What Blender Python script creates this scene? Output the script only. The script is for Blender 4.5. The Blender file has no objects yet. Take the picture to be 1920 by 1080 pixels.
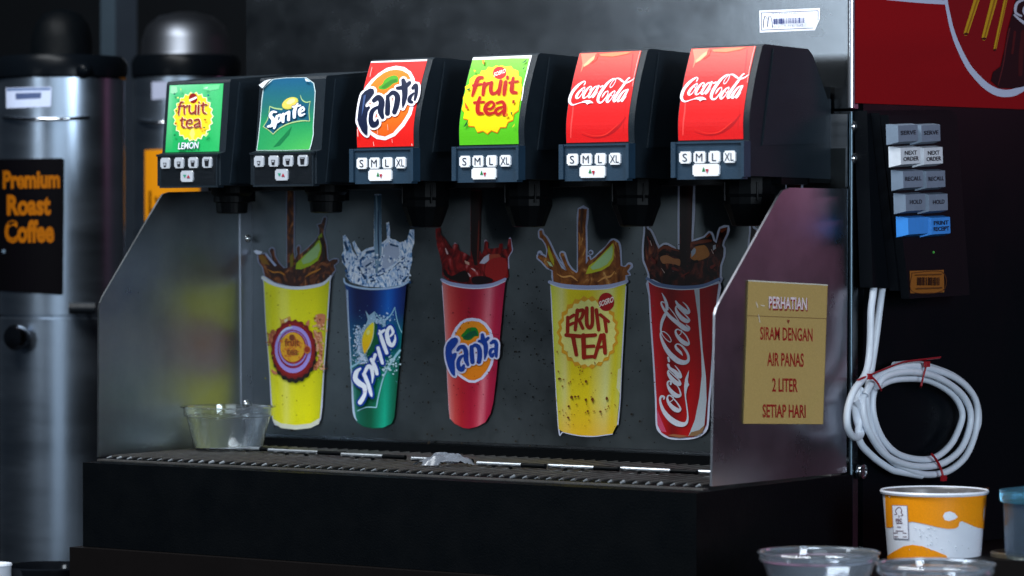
import bpy, bmesh, math, random
from mathutils import Vector, Matrix, noise
from mathutils.geometry import tessellate_polygon
rnd = random.Random(7)
sc = bpy.context.scene
C = sc.collection
S = 0.8                                   # metres per unit of dispenser width

# ------------------------------------------------------------------ camera
FPX = 6214.4
TH, PH, RO = 0.6094, 0.0132, -0.0005
CAM = Vector((3.1047, -3.4442, 0.2954)) * S
F_ = Vector((-math.sin(TH)*math.cos(PH), math.cos(TH)*math.cos(PH), -math.sin(PH)))
R0 = Vector((math.cos(TH), math.sin(TH), 0)); U0 = R0.cross(F_)
R_ = math.cos(RO)*R0 + math.sin(RO)*U0
U_ = -math.sin(RO)*R0 + math.cos(RO)*U0
cd = bpy.data.cameras.new('camera'); cam = bpy.data.objects.new('camera', cd); C.objects.link(cam)
M = Matrix((R_, U_, -F_)).transposed().to_4x4(); M.translation = CAM
cam.matrix_world = M
cd.sensor_width = 36; cd.lens = FPX/1920*36; cd.clip_start = 0.05; cd.clip_end = 60
cd.dof.use_dof = True; cd.dof.focus_distance = 3.52; cd.dof.aperture_fstop = 6.3
sc.camera = cam

# ------------------------------------------------------------------ light
w = bpy.data.worlds.new('World'); sc.world = w; w.use_nodes = True
bg = w.node_tree.nodes['Background']; bg.inputs[0].default_value = (0.36, 0.52, 0.75, 1); bg.inputs[1].default_value = 0.032
def area(name, loc, target, sx, sy, power, col):
    d = bpy.data.lights.new(name, 'AREA'); d.shape = 'RECTANGLE'; d.size = sx; d.size_y = sy; d.energy = power; d.color = col
    o = bpy.data.objects.new(name, d); C.objects.link(o); o.location = loc
    o.rotation_euler = (Vector(target)-Vector(loc)).to_track_quat('-Z', 'Y').to_euler()
    return o
area('ceiling_lamp', (0.1, -1.0, 2.1), (0.45, 0.12, 0.2), 1.8, 0.6, 108, (0.93, 0.97, 1.0))
area('window_light', (4.6, -2.1, 0.9), (0.6, 0.3, 0.1), 1.0, 1.6, 130, (0.74, 0.87, 1.0))
area('steel_reflection_fill', (-0.55, -2.4, 0.78), (0.85, 0.3, 0.48), 0.42, 0.5, 7, (0.8, 0.9, 1.0))  # unseen panel added for the cabinet steel to mirror at its right end
area('front_fill', (3.0, -4.3, 0.7), (0.1, 0.2, 0.25), 2.4, 1.5, 27, (0.72, 0.86, 1.0))  # broad unseen panel added as soft frontal fill and urn highlight
area('magenta_fill', (2.45, 2.75, 0.80), (0.8, 0.1, 0.25), 0.8, 0.55, 3.6, (0.85, 0.28, 0.50))  # unseen lamp added to tint the right panel's reflection purple
sc.view_settings.view_transform = 'Standard'; sc.view_settings.look = 'None'
sc.view_settings.exposure = 0.0; sc.view_settings.gamma = 1.0
try: sc.view_settings.use_curve_mapping = False
except Exception: pass

# ------------------------------------------------------------------ pixel measurements -> metres
def ray(px, py): return (F_ + R_*((px-960)/FPX) - U_*((py-540)/FPX))
def U(px, py, ax, val):                       # measured point on the plane axis = val (metres)
    r = ray(px, py); t = (val-CAM[ax])/r[ax]; return CAM + r*t
def D(px, py, dist): return CAM + ray(px, py)*dist

# ------------------------------------------------------------------ materials
def lin(c):
    return tuple(((v/255)/12.92 if v/255 <= .04045 else ((v/255+.055)/1.055)**2.4) for v in c)
def mat(name, col=(.5,.5,.5), rough=.5, metal=0, bump=0, bscale=200, var=0, vscale=30, spec=.5, stretch=None, trans=0, ior=1.45, aniso=0, rvar=0, coat=0):
    m = bpy.data.materials.new(name); m.use_nodes = True; nt = m.node_tree; b = nt.nodes['Principled BSDF']
    b.inputs['Base Color'].default_value = (*col, 1); b.inputs['Roughness'].default_value = rough; b.inputs['Metallic'].default_value = metal
    b.inputs['Specular IOR Level'].default_value = spec; b.inputs['Transmission Weight'].default_value = trans; b.inputs['IOR'].default_value = ior
    b.inputs['Coat Weight'].default_value = coat; b.inputs['Anisotropic'].default_value = aniso
    tc = nt.nodes.new('ShaderNodeTexCoord'); mp = nt.nodes.new('ShaderNodeMapping')
    nt.links.new(tc.outputs['Object'], mp.inputs[0])
    if stretch: mp.inputs['Scale'].default_value = stretch
    if var or rvar:
        n = nt.nodes.new('ShaderNodeTexNoise'); n.inputs['Scale'].default_value = vscale; n.inputs['Detail'].default_value = 6; n.inputs['Roughness'].default_value = .65
        nt.links.new(mp.outputs[0], n.inputs['Vector'])
        if var:
            mr = nt.nodes.new('ShaderNodeMapRange'); mr.inputs[1].default_value = .25; mr.inputs[2].default_value = .75; mr.inputs[3].default_value = 1-var; mr.inputs[4].default_value = 1+var*.5
            nt.links.new(n.outputs[0], mr.inputs[0])
            mx = nt.nodes.new('ShaderNodeVectorMath'); mx.operation = 'SCALE'; mx.inputs[0].default_value = col
            nt.links.new(mr.outputs[0], mx.inputs['Scale']); nt.links.new(mx.outputs[0], b.inputs['Base Color'])
        if rvar:
            m2 = nt.nodes.new('ShaderNodeMapRange'); m2.inputs[1].default_value = .3; m2.inputs[2].default_value = .7; m2.inputs[3].default_value = max(.02, rough-rvar); m2.inputs[4].default_value = rough+rvar
            nt.links.new(n.outputs[0], m2.inputs[0]); nt.links.new(m2.outputs[0], b.inputs['Roughness'])
    if bump:
        n3 = nt.nodes.new('ShaderNodeTexNoise'); n3.inputs['Scale'].default_value = bscale; n3.inputs['Detail'].default_value = 4
        nt.links.new(mp.outputs[0], n3.inputs['Vector'])
        bp = nt.nodes.new('ShaderNodeBump'); bp.inputs['Strength'].default_value = bump; bp.inputs['Distance'].default_value = .002
        nt.links.new(n3.outputs[0], bp.inputs['Height']); nt.links.new(bp.outputs[0], b.inputs['Normal'])
    return m
def print_mat(name, rough=.38, var=.06):     # printed vinyl: ink colours stored per corner, paper grain from noise
    m = mat(name, rough=rough, bump=.05, bscale=500, spec=.3); nt = m.node_tree; b = nt.nodes['Principled BSDF']
    a = nt.nodes.new('ShaderNodeVertexColor'); a.layer_name = 'Ink'
    n = nt.nodes.new('ShaderNodeTexNoise'); n.inputs['Scale'].default_value = 900; n.inputs['Detail'].default_value = 3
    tc = nt.nodes.new('ShaderNodeTexCoord'); nt.links.new(tc.outputs['Object'], n.inputs['Vector'])
    mr = nt.nodes.new('ShaderNodeMapRange'); mr.inputs[1].default_value = .3; mr.inputs[2].default_value = .7; mr.inputs[3].default_value = 1-var*2; mr.inputs[4].default_value = 1+var
    nt.links.new(n.outputs[0], mr.inputs[0])
    v = nt.nodes.new('ShaderNodeVectorMath'); v.operation = 'SCALE'
    nt.links.new(a.outputs[0], v.inputs[0]); nt.links.new(mr.outputs[0], v.inputs['Scale']); nt.links.new(v.outputs[0], b.inputs['Base Color'])
    return m
def liquid_mat(name, stops, scale=55, dist=2.5):   # printed picture of splashing liquid
    m = mat(name, rough=.35, spec=.3); nt = m.node_tree; b = nt.nodes['Principled BSDF']
    tc = nt.nodes.new('ShaderNodeTexCoord'); mp = nt.nodes.new('ShaderNodeMapping'); mp.inputs['Scale'].default_value = (1, 1, .7)
    n = nt.nodes.new('ShaderNodeTexNoise'); n.inputs['Scale'].default_value = scale; n.inputs['Detail'].default_value = 4; n.inputs['Distortion'].default_value = dist
    r = nt.nodes.new('ShaderNodeValToRGB'); cr = r.color_ramp
    while len(cr.elements) < len(stops): cr.elements.new(.5)
    for e, (p, c) in zip(cr.elements, stops): e.position = p; e.color = (*lin(c), 1)
    nt.links.new(tc.outputs['Object'], mp.inputs[0]); nt.links.new(mp.outputs[0], n.inputs['Vector']); nt.links.new(n.outputs[0], r.inputs[0]); nt.links.new(r.outputs[0], b.inputs['Base Color'])
    return m
BLK = mat('black_plastic', (.007,.010,.014), .42, spec=.3, bump=.25, bscale=900, var=.25, vscale=40, rvar=.08)
BLKV = mat('charcoal_plastic', (.0075,.013,.019), .42, spec=.32, bump=.3, bscale=1100, var=.2, vscale=30, rvar=.06)
COVER = mat('cover_plastic', (.0085,.015,.022), .40, spec=.28, bump=.3, bscale=1100, var=.2, vscale=30)
BLUEP = mat('slate_plastic', (.012,.034,.062), .45, bump=.2, bscale=900, var=.2)
NOZ = mat('nozzle_plastic', (.0015,.002,.0026), .42, spec=.08)
STEEL = mat('brushed_steel', (.42,.45,.49), .34, 1, var=.22, vscale=6, stretch=(1,1,14), rvar=.07, bump=.06, bscale=60)
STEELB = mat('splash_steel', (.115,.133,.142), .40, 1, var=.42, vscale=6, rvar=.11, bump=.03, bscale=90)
STEELP = mat('panel_steel', (.45,.46,.51), .30, 1, var=.22, vscale=9, rvar=.05, bump=.008, bscale=50)
STEELC = mat('cabinet_steel', (.185,.205,.225), .25, 1, var=.30, vscale=9, stretch=(1,1,1.4), rvar=.05, bump=.05, bscale=40)
CHROME = mat('chrome', (.7,.72,.75), .15, 1, rvar=.05)
STEELL = mat('left_panel_steel', (.34,.37,.395), .33, 1, var=.26, vscale=8, rvar=.07, bump=.008, bscale=60)  # panel steel in a separate tone, matched to light on the left panel
URN = mat('urn_steel', (.36,.43,.52), .33, 1, var=.1, vscale=3, stretch=(1,1,6), rvar=.05)
BAR = mat('grate_steel', (.15,.145,.14), .45, .8, var=.4, vscale=60)
GLOSSB = mat('black_gloss', (.002,.003,.0045), .3, spec=.07, rvar=.08, vscale=8, bump=.03, bscale=20)
WALLM = mat('dark_wall', (.006,.008,.011), .7, var=.3, vscale=3)
CTR = mat('counter_laminate', (.0045,.0035,.0035), .5, spec=.12, var=.3, vscale=8)
WHITE = mat('white_plastic', (.78,.79,.82), .4, var=.05, vscale=60)
GREYB = mat('grey_button', (.42,.45,.5), .4, var=.1, vscale=60)
KGREY = mat('grey_keycap', (.17,.22,.29), .45, bump=.2, bscale=900, var=.12, vscale=90)
KWHITE = mat('white_keycap', (.66,.69,.74), .45, bump=.2, bscale=900, var=.12, vscale=90)
KBLUE = mat('blue_keycap', (.03,.26,.75), .45, bump=.2, bscale=900, var=.1, vscale=90)
CABLE = mat('white_cable', (.66,.71,.79), .38, var=.12, vscale=40)
TIE = mat('red_tie', (.30,.006,.012), .4)
BASEB = mat('base_black', (.0012,.0019,.0027), .5, spec=.08, bump=.2, bscale=500, rvar=.1)
KPB = mat('keypad_plastic', (.0028,.0038,.0055), .45, spec=.12, bump=.3, bscale=900)
PLATE = print_mat('plate_print', .6); PLATE.node_tree.nodes['Principled BSDF'].inputs['Specular IOR Level'].default_value = .05
PRINT = print_mat('printed_vinyl'); PRINTM = print_mat('printed_matte', .55)
CLEAR = mat('clear_plastic', (.82,.9,1), .04, trans=.94, ior=1.55, rvar=.05, vscale=30, bump=.12, bscale=30)
CLEARB = mat('crinkled_clear_plastic', (.93,.97,1), .03, trans=.985, ior=1.58, bump=.35, bscale=55)
FILM = mat('plastic_film', (.55,.6,.7), .22, trans=.8, ior=1.3, bump=.3, bscale=60)
FROST = mat('frosted_plastic', (.55,.70,.85), .18, trans=.96, ior=1.35)
TEA = liquid_mat('tea_ink', [(.3,(28,12,8)), (.5,(58,26,12)), (.62,(110,58,24)), (.72,(170,110,60))])
AMBER = liquid_mat('amber_ink', [(.3,(82,38,14)), (.48,(120,66,24)), (.6,(150,88,36)), (.72,(215,160,90))])
COLA = liquid_mat('cola_ink', [(.35,(14,6,6)), (.52,(40,12,10)), (.63,(92,34,20)), (.75,(150,80,45))])
REDL = liquid_mat('red_ink', [(.3,(36,6,8)), (.45,(96,12,14)), (.6,(140,24,24)), (.74,(190,110,110))])
WATER = liquid_mat('water_ink', [(.30,(24,70,126)), (.40,(100,150,200)), (.48,(190,208,234)), (.62,(240,244,252))], scale=90, dist=3)

# ------------------------------------------------------------------ mesh helpers
def link(name, me, parent=None, loc=None, mats=()):
    o = bpy.data.objects.new(name, me); C.objects.link(o)
    for m in mats: me.materials.append(m)
    if loc is not None: o.location = loc
    if parent: o.parent = parent
    return o
def tag(o, label, cat, group=None):
    o['label'] = label; o['category'] = cat
    if group: o['group'] = group
    return o
def empty(name, loc, label, cat, group=None):
    o = bpy.data.objects.new(name, None); C.objects.link(o); o.location = loc; o.empty_display_size = .05
    return tag(o, label, cat, group)
def finish(bm, name, m, parent=None, loc=None, smooth=False, bevel=0, seg=2):
    if bevel:
        bmesh.ops.bevel(bm, geom=[e for e in bm.edges if e.is_manifold and e.calc_face_angle(0) > .5], offset=bevel, segments=seg, affect='EDGES', profile=.5)
    bmesh.ops.recalc_face_normals(bm, faces=bm.faces[:])
    me = bpy.data.meshes.new(name); bm.to_mesh(me); bm.free()
    for p in me.polygons: p.use_smooth = smooth
    if smooth: me.set_sharp_from_angle(angle=math.radians(38))
    ms = m if isinstance(m, (list, tuple)) else [m]
    o = link(name, me, parent, None, ms)
    if loc is not None:                       # mesh was written in world metres: move its origin to loc
        me.transform(Matrix.Translation(-Vector(loc))); o.location = loc
    return o
def box(bm, a, b, mi=0):
    vs = [bm.verts.new((x, y, z)) for x in (a[0], b[0]) for y in (a[1], b[1]) for z in (a[2], b[2])]
    for f in ((0,1,3,2),(4,6,7,5),(0,4,5,1),(2,3,7,6),(0,2,6,4),(1,5,7,3)):
        bm.faces.new([vs[i] for i in f]).material_index = mi
def prism(bm, pts, d, mi=0):                  # polygon of 3-D points swept by vector d
    a = [bm.verts.new(p) for p in pts]; b = [bm.verts.new(Vector(p)+Vector(d)) for p in pts]; n = len(a)
    fs = [bm.faces.new(a), bm.faces.new(b[::-1])] + [bm.faces.new((a[i], b[i], b[(i+1)%n], a[(i+1)%n])) for i in range(n)]
    for f in fs: f.material_index = mi
def lathe(bm, prof, c=(0,0,0), n=48, axis='z', phase=0, mi=0, wob=0):
    rings = []
    for r, z in prof:
        ring = []
        for i in range(n):
            a = 2*math.pi*i/n+phase; rr = r*(1+wob*math.sin(5*a)) ; x, y = rr*math.cos(a), rr*math.sin(a)
            p = (x, y, z) if axis == 'z' else ((z, x, y) if axis == 'x' else (x, z, y))
            ring.append(bm.verts.new(Vector(c)+Vector(p)))
        rings.append(ring)
    for a, b in zip(rings, rings[1:]):
        for i in range(n): bm.faces.new((a[i], a[(i+1)%n], b[(i+1)%n], b[i])).material_index = mi
    for ring in (rings[0], rings[-1]):
        if Vector(ring[0].co-ring[n//2].co).length > 1e-6:
            try: bm.faces.new(ring).material_index = mi
            except ValueError: pass
def catmull(pts, k=8, closed=False):
    pts = [tuple(p) for p in pts]; out = []; n = len(pts)
    for i in range(n if closed else n-1):
        g = lambda j: pts[j % n] if closed else pts[min(max(j, 0), n-1)]
        p0, p1, p2, p3 = g(i-1), g(i), g(i+1), g(i+2)
        for s in range(k):
            t = s/k
            out.append(tuple(.5*((2*b)+(-a+c)*t+(2*a-5*b+4*c-d)*t*t+(-a+3*b-3*c+d)*t**3) for a, b, c, d in zip(p0, p1, p2, p3)))
    if not closed: out.append(pts[-1])
    return out
def tube(bm, pts, r, n=10, closed=False, flat=1.0, mi=0):
    pts = [Vector(p) for p in pts]; rings = []; m = len(pts); up = None
    for i in range(m):
        t = (pts[(i+1)%m]-pts[i-1]) if closed else (pts[min(i+1, m-1)]-pts[max(i-1, 0)])
        t.normalize()
        if up is None: up = t.orthogonal().normalized()
        up = (up-t*up.dot(t)).normalized(); s = t.cross(up)
        rr = r[i] if isinstance(r, (list, tuple)) else r
        rings.append([bm.verts.new(pts[i]+up*rr*math.cos(2*math.pi*j/n)+s*rr*flat*math.sin(2*math.pi*j/n)) for j in range(n)])
    for i in range(m if closed else m-1):
        a, b = rings[i], rings[(i+1)%m]
        for j in range(n): bm.faces.new((a[j], a[(j+1)%n], b[(j+1)%n], b[j])).material_index = mi
    if not closed: bm.faces.new(rings[0][::-1]).material_index = mi; bm.faces.new(rings[-1]).material_index = mi

# ------------------------------------------------------------------ flat artwork (stickers, labels, lettering)
_fc = {}
def glyphs(s, bold=0, shear=0):
    k = (s, bold, shear)
    if k not in _fc:
        cu = bpy.data.curves.new('lettering', 'FONT'); cu.body = s; cu.size = 1; cu.offset = bold; cu.shear = shear; cu.resolution_u = 3
        o = bpy.data.objects.new('lettering', cu); C.objects.link(o)
        bpy.context.view_layer.update()
        me = bpy.data.meshes.new_from_object(o.evaluated_get(bpy.context.evaluated_depsgraph_get()))
        _fc[k] = ([(v.co.x, v.co.y) for v in me.vertices], [tuple(p.vertices) for p in me.polygons])
        bpy.data.objects.remove(o); bpy.data.curves.remove(cu); bpy.data.meshes.remove(me)
    return _fc[k]
CAP = max(v[1] for v in glyphs('H')[0])
class Art:
    """Layered flat artwork. mapf(x, y, h) puts a drawing point h metres above the surface it is stuck to."""
    def __init__(self, mapf, band=None): self.f = mapf; self.v = []; self.fc = []; self.col = []; self.mi = []; self.h = .0003; self.band = band
    def up(self, d=.00012): self.h += d; return self.h
    def tri(self, pts, cf, mi, h):
        i0 = len(self.v); self.v += [self.f(x, y, h) for x, y in pts]
        self.fc.append(tuple(range(i0, i0+len(pts)))); self.mi.append(mi)
        self.col.append([lin(cf(x, y)) if callable(cf) else lin(cf) for x, y in pts])
    def _cut(self, poly, ax, step):
        lo = min(p[ax] for p in poly); hi = max(p[ax] for p in poly); out = []; k = math.floor(lo/step)
        while k*step < hi:
            q = poly
            for s, lim in ((1, k*step), (-1, (k+1)*step)):
                r = []
                for a, b in zip(q, q[1:]+q[:1]):
                    da, db = s*(a[ax]-lim), s*(b[ax]-lim)
                    if da >= 0: r.append(a)
                    if da*db < 0: t = da/(da-db); r.append((a[0]+(b[0]-a[0])*t, a[1]+(b[1]-a[1])*t))
                q = r
                if len(q) < 3: break
            if len(q) >= 3: out.append(q)
            k += 1
        return out
    def poly(self, pts, col, mi=0, gx=None, gy=None, h=None, smooth=0):
        if smooth: pts = catmull(pts, smooth, True)
        pts = [(p[0], p[1]) for p in pts]; h = self.up() if h is None else h
        gy = gy or self.band
        for t in tessellate_polygon([[Vector((x, y, 0)) for x, y in pts]]):
            ps = [[pts[i] for i in t]]
            if gy: ps = [q for p in ps for q in self._cut(p, 1, gy)]
            if gx: ps = [q for p in ps for q in self._cut(p, 0, gx)]
            for q in ps: self.tri(q, col, mi, h)
    def stroke(self, pts, col, grow=0, mi=0, h=None, k=6, closed=False, cap=True):
        h = self.up(.00002) if h is None else h
        pts = [p if len(p) > 2 else (*p, 10) for p in pts]
        s = catmull(pts, k, closed) if len(pts) > 2 else pts; n = len(s); L = []; Rr = []
        for i, (x, y, w_) in enumerate(s):
            a = s[(i-1) % n] if closed else s[max(i-1, 0)]; b = s[(i+1) % n] if closed else s[min(i+1, n-1)]
            dx, dy = b[0]-a[0], b[1]-a[1]; l = math.hypot(dx, dy) or 1; q = (max(w_, 0)+grow)/2
            L.append((x-dy/l*q, y+dx/l*q)); Rr.append((x+dy/l*q, y-dx/l*q))
        for i in range(n if closed else n-1):
            j = (i+1) % n; self.tri([L[i], Rr[i], Rr[j], L[j]], col, mi, h+i*3e-6)
        if cap and not closed:
            for e, i, sg in ((s[0], 0, -1), (s[-1], n-1, 1)):
                a = math.atan2(L[i][1]-e[1], L[i][0]-e[0]); q = (max(e[2], 0)+grow)/2
                self.tri([(e[0]+q*math.cos(a-sg*math.pi*t/7), e[1]+q*math.sin(a-sg*math.pi*t/7)) for t in range(8)], col, mi, h+(n+1)*3e-6)
    def strokes(self, L, col, grow=0, mi=0):
        h = self.up()
        for k, s in enumerate(L): self.stroke(s, col, grow, mi, h+k*1.5e-5)
        self.h += len(L)*1.5e-5+2e-4
    def ell(self, cx, cy, rx, ry, col, rot=0, n=36, h=None, wave=0, wn=0, gx=None, gy=None, mi=0):
        p = []
        for i in range(n):
            a = 2*math.pi*i/n; k = 1+wave*math.cos(wn*a); x, y = rx*k*math.cos(a), ry*k*math.sin(a)
            p.append((cx+x*math.cos(rot)-y*math.sin(rot), cy+x*math.sin(rot)+y*math.cos(rot)))
        self.poly(p, col, mi, gx, gy, h)
    def star(self, cx, cy, rx, ry, col, n=22, dip=.9):
        self.poly([(cx+rx*(1 if i % 2 == 0 else dip)*math.cos(math.pi*i/n), cy+ry*(1 if i % 2 == 0 else dip)*math.sin(math.pi*i/n)) for i in range(2*n)], col)
    def text(self, s, p0, p1, height, col, bold=0, shear=0, up=None, h=None):
        vs, fs = glyphs(s, bold, shear); h = self.up() if h is None else h
        x0 = min(v[0] for v in vs); x1 = max(v[0] for v in vs); ux, uy = up or (0, -1)
        g = lambda x, y: (p0[0]+(p1[0]-p0[0])*(x-x0)/(x1-x0)+ux*height*y/CAP, p0[1]+(p1[1]-p0[1])*(x-x0)/(x1-x0)+uy*height*y/CAP)
        for f in fs: self.tri([g(*vs[i]) for i in f], col, 0, h)
    def specks(self, n, fx, col, rmin, rmax, seed=1):
        r = random.Random(seed); h = self.up()
        for k in range(n):
            x, y = fx(r); q = r.uniform(rmin, rmax)
            self.tri([(x+q*r.uniform(.7, 1.2)*math.cos(a), y+q*r.uniform(.7, 1.3)*math.sin(a)) for a in (0, .9, 1.8, 2.7, 3.6, 4.5, 5.4)], col, 0, h+k*2e-6)
        self.h += n*2e-6
    def build(self, name, parent=None, mats=None, loc=None):
        me = bpy.data.meshes.new(name); me.from_pydata([tuple(v) for v in self.v], [], self.fc)
        at = me.color_attributes.new('Ink', 'FLOAT_COLOR', 'CORNER'); i = 0
        for c in self.col:
            for q in c: at.data[i].color = (*q, 1); i += 1
        me.polygons.foreach_set('material_index', self.mi)
        o = link(name, me, parent, None, mats or [PRINT])
        if loc is not None: me.transform(Matrix.Translation(-Vector(loc))); o.location = loc
        return o
def onplane(ax, val, nrm, zx=0, zy=0, s=1):   # drawing coordinates of an enlarged view (origin zx, zy, scale s) on a plane
    N = Vector(nrm)
    return lambda x, y, h: U(zx+x/s, zy+y/s, ax, val) + N*h

# ================================================================== SETTING
B = 0.3347*S                                  # depth of the dispenser's splash back
ZC = -0.12*S                                  # counter top
def struct(o): o['kind'] = 'structure'; return o
bm = bmesh.new(); prism(bm, [(.004,-.052,ZC),(.86,-.052,ZC),(.86,-.75,ZC),(2.2,-.75,ZC),(2.2,B+1.2,ZC),(.004,B+1.2,ZC)], (0,0,-.04)); struct(finish(bm, 'counter', CTR, bevel=.004))
bm = bmesh.new(); box(bm, (-3.2, -.62, ZC-.34), (-.05, 3.0, ZC-.3)); struct(finish(bm, 'side_counter', CTR, bevel=.004))
bm = bmesh.new(); box(bm, (-6, 3.0, -2), (5, 3.1, 4)); struct(finish(bm, 'wall', WALLM))
bm = bmesh.new(); box(bm, (-8, -8, -1.05), (8, 8, -1.0)); struct(finish(bm, 'floor', WALLM))

# ================================================================== STEEL CABINET
cab = empty('steel_cabinet', (.4, B+.2, ZC), 'tall brushed steel cabinet with black side standing behind the drink dispenser', 'cabinet')
def part(bm, name, m, par, **k): return finish(bm, name, m, par, loc=None, **k)
def child(o, par):                            # keep world placement while parenting under an unrotated empty
    o.parent = par; o.location = Vector(o.location) - par_world(par); return o
def par_world(p):
    v = Vector((0, 0, 0))
    while p: v += Vector(p.location); p = p.parent
    return v
ZS = .470*S
bm = bmesh.new(); box(bm, (-.013*S, B+.003, ZS+.0015), (1.0*S, B+.02, .95*S)); child(finish(bm, 'upper_panel', STEELC, bevel=.0012), cab)
bm = bmesh.new(); box(bm, (-.013*S, B+.003, ZC), (1.0*S, B+.02, ZS-.0015)); child(finish(bm, 'lower_panel', STEELC, bevel=.0012), cab)
bm = bmesh.new(); box(bm, (-.011*S, B+.0205, ZC+.001), (.998*S, B+.62, .949*S)); child(finish(bm, 'cabinet_body', GLOSSB), cab)
bm = bmesh.new(); box(bm, (.9984*S, B+.026, ZC+.001), (1.0035*S, B+.62, .949*S)); child(finish(bm, 'side_cover', GLOSSB, bevel=.001), cab)
XS = 1.0035*S
for z0, z1, r, m in ((ZS+.002, .95*S, .0038, mat('trim_steel', (.62,.66,.72), .32, 1)), (ZC, ZS-.002, .0022, mat('dim_trim', (.10,.14,.17), .4, 1))):  # lower run's dimness is put into a darker steel colour
    bm = bmesh.new(); tube(bm, [(1.0012*S, B+.0035, z0), (1.0012*S, B+.0035, z1)], r, 12)
    child(finish(bm, 'corner_trim', m, smooth=True), cab)
for py in (237, 297):                         # two dome screws on the corner
    p = U(1602, py, 0, XS); bm = bmesh.new()
    lathe(bm, [(.0001, .004), (.003, .0035), (.0052, .0018), (.006, 0)], p, 20, 'x'); child(finish(bm, 'screw', CHROME, smooth=True), cab)
p = U(1611, 884, 0, XS); bm = bmesh.new()
lathe(bm, [(.0085, 0), (.0085, .004), (.0075, .0058), (.0052, .0062), (.0048, .0052), (.0001, .0052)], p, 32, 'x'); child(finish(bm, 'lock', CHROME, smooth=True), cab)
p = U(1614, 884, 0, XS+.0052); bm = bmesh.new(); box(bm, (p.x, p.y-.0006, p.z-.003), (p.x+.0008, p.y+.0006, p.z+.003)); child(finish(bm, 'keyhole', NOZ), bpy.data.objects['lock'])
bm = bmesh.new()
q = [U(x, y, 1, B+.001) for x, y in ((1557, 214), (1590, 214), (1590, 350), (1557, 350))]
prism(bm, q, (0, -.002, 0)); child(finish(bm, 'bracket', STEEL, bevel=.0006), cab)
# inventory sticker with barcode
A = Art(onplane(1, B+.003, (0,-1,0), 1420, 10, 14.77))
A.poly([(60,145),(1740,75),(1740,370),(1600,690),(75,755)], (238,240,250))
for a, b in (((110,212),(1690,150)), ((1690,150),(1688,410)), ((118,212),(122,688)), ((122,688),(1550,628))): A.stroke([(*a,18),(*b,18)], (40,52,92))
A.strokes([[(172,615,20),(182,430,20),(215,300,16)],[(215,300,12),(255,330,12),(278,380,12)],[(290,585,24),(305,420,22),(335,298,16)],[(370,300,14),(410,420,18),(422,600,20)]], (60,62,96))
r = random.Random(5); x = 460
while x < 1390:
    wd = r.choice((8, 8, 14, 22, 34)); A.poly([(x,372-(x-460)*.03),(x+wd,372-(x-460)*.03),(x+wd,520-(x-460)*.035),(x,520-(x-460)*.035)], (30,52,120)); x += wd+r.choice((8, 12, 20, 28))
A.text('McD Kartini Cirebon', (460,262), (1225,236), 42, (70,74,110))
A.text('20101- E-016- 1of2', (470,640), (1335,588), 66, (120,124,150))
for x0, x1 in ((460,700),(760,980),(1010,1440)): A.stroke([(x0,322-(x0-460)*.04,14),(x1,322-(x1-460)*.04,14)], (186,192,215))
child(A.build('barcode_sticker'), cab)

# ================================================================== RED POSTER ON THE CABINET SIDE
POSTER = print_mat('poster_print', .5); POSTER.node_tree.nodes['Principled BSDF'].inputs['Specular IOR Level'].default_value = .15
A = Art(onplane(0, XS, (1,0,0), 1560, 0, 3.0)); A.h = .0022
A.poly([(120,-130),(1150,-160),(1150,618),(120,580)], lambda x, y: (150,6,8) if y < 300 else (140,5,7), gy=150)
A.poly([(640,-150),(1150,-160),(1150,420),(1080,480),(1020,515),(930,525),(830,470),(750,370),(690,250),(650,130),(636,20)], (128,8,10))
A.stroke([(300,-12,26),(480,4,26),(625,14,24)], (190,198,222))
A.stroke([(628,-10,18),(640,60,19),(665,170,22),(700,265,26),(750,365,30),(800,430,34),(860,487,38),(930,522,42),(1010,520,40),(1090,474,38),(1150,420,36)], (190,198,222), k=8)
for a in ([(812,-30,32),(742,188,26)], [(905,-20,36),(842,215,26)], [(968,-20,20),(903,278,16)]):
    A.stroke(a, (196,150,24)); A.stroke([(a[0][0]+4,a[0][1],a[0][2]*.3),(a[1][0]+4,a[1][1]-4,a[1][2]*.3)], (150,100,14)); A.ell(a[1][0],a[1][1]+3,a[1][2]*.5,7,(60,8,6))
A.poly([(1010,40),(1035,-60),(1150,-60),(1150,470),(1010,498),(925,495),(880,455),(892,405),(935,372),(958,270),(972,180)], (26,8,10))
A.stroke([(985,160,8),(965,260,8),(950,360,6),(920,480,5)], (86,30,30)); A.stroke([(1062,180,22),(1050,300,26),(1045,420,22)], (60,14,12)); A.stroke([(1015,180,14),(1000,300,12)], (70,16,14))
A.strokes([[(1060,0,12),(1025,20,16),(1018,70,14),(1050,90,10)],[(1080,20,10),(1062,60,12),(1078,90,10)],[(1010,84,8),(1050,118,16),(1100,150,16)]], (188,188,205))
po = A.build('red_poster', None, [POSTER]); pm = po.data
bm = bmesh.new(); bm.from_mesh(pm)
prism(bm, [U(1560+x/3, y/3, 0, XS+.0005) for x, y in ((120,-130),(1150,-160),(1150,618),(120,580))], (.0015,0,0), 1); bm.to_mesh(pm); bm.free(); pm.materials.append(WALLM)
for a in pm.color_attributes['Ink'].data: pass
tag(po, 'red poster with yellow fries and dark bottle inside a white curve, above the keypad', 'poster')

# ================================================================== DRINK DISPENSER
disp = empty('drink_dispenser', (.4, .1, ZC), 'black and steel drink dispenser with six labelled valves above a row of cup stickers', 'drink dispenser')
def dpart(bm, name, m, **k): return child(finish(bm, name, m, **k), disp)
# base
bm = bmesh.new(); box(bm, (.016*S, -.050*S, ZC+.0005), (1.006*S, B, -.004*S)); dpart(bm, 'base', BASEB, bevel=.006, seg=3)
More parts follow.
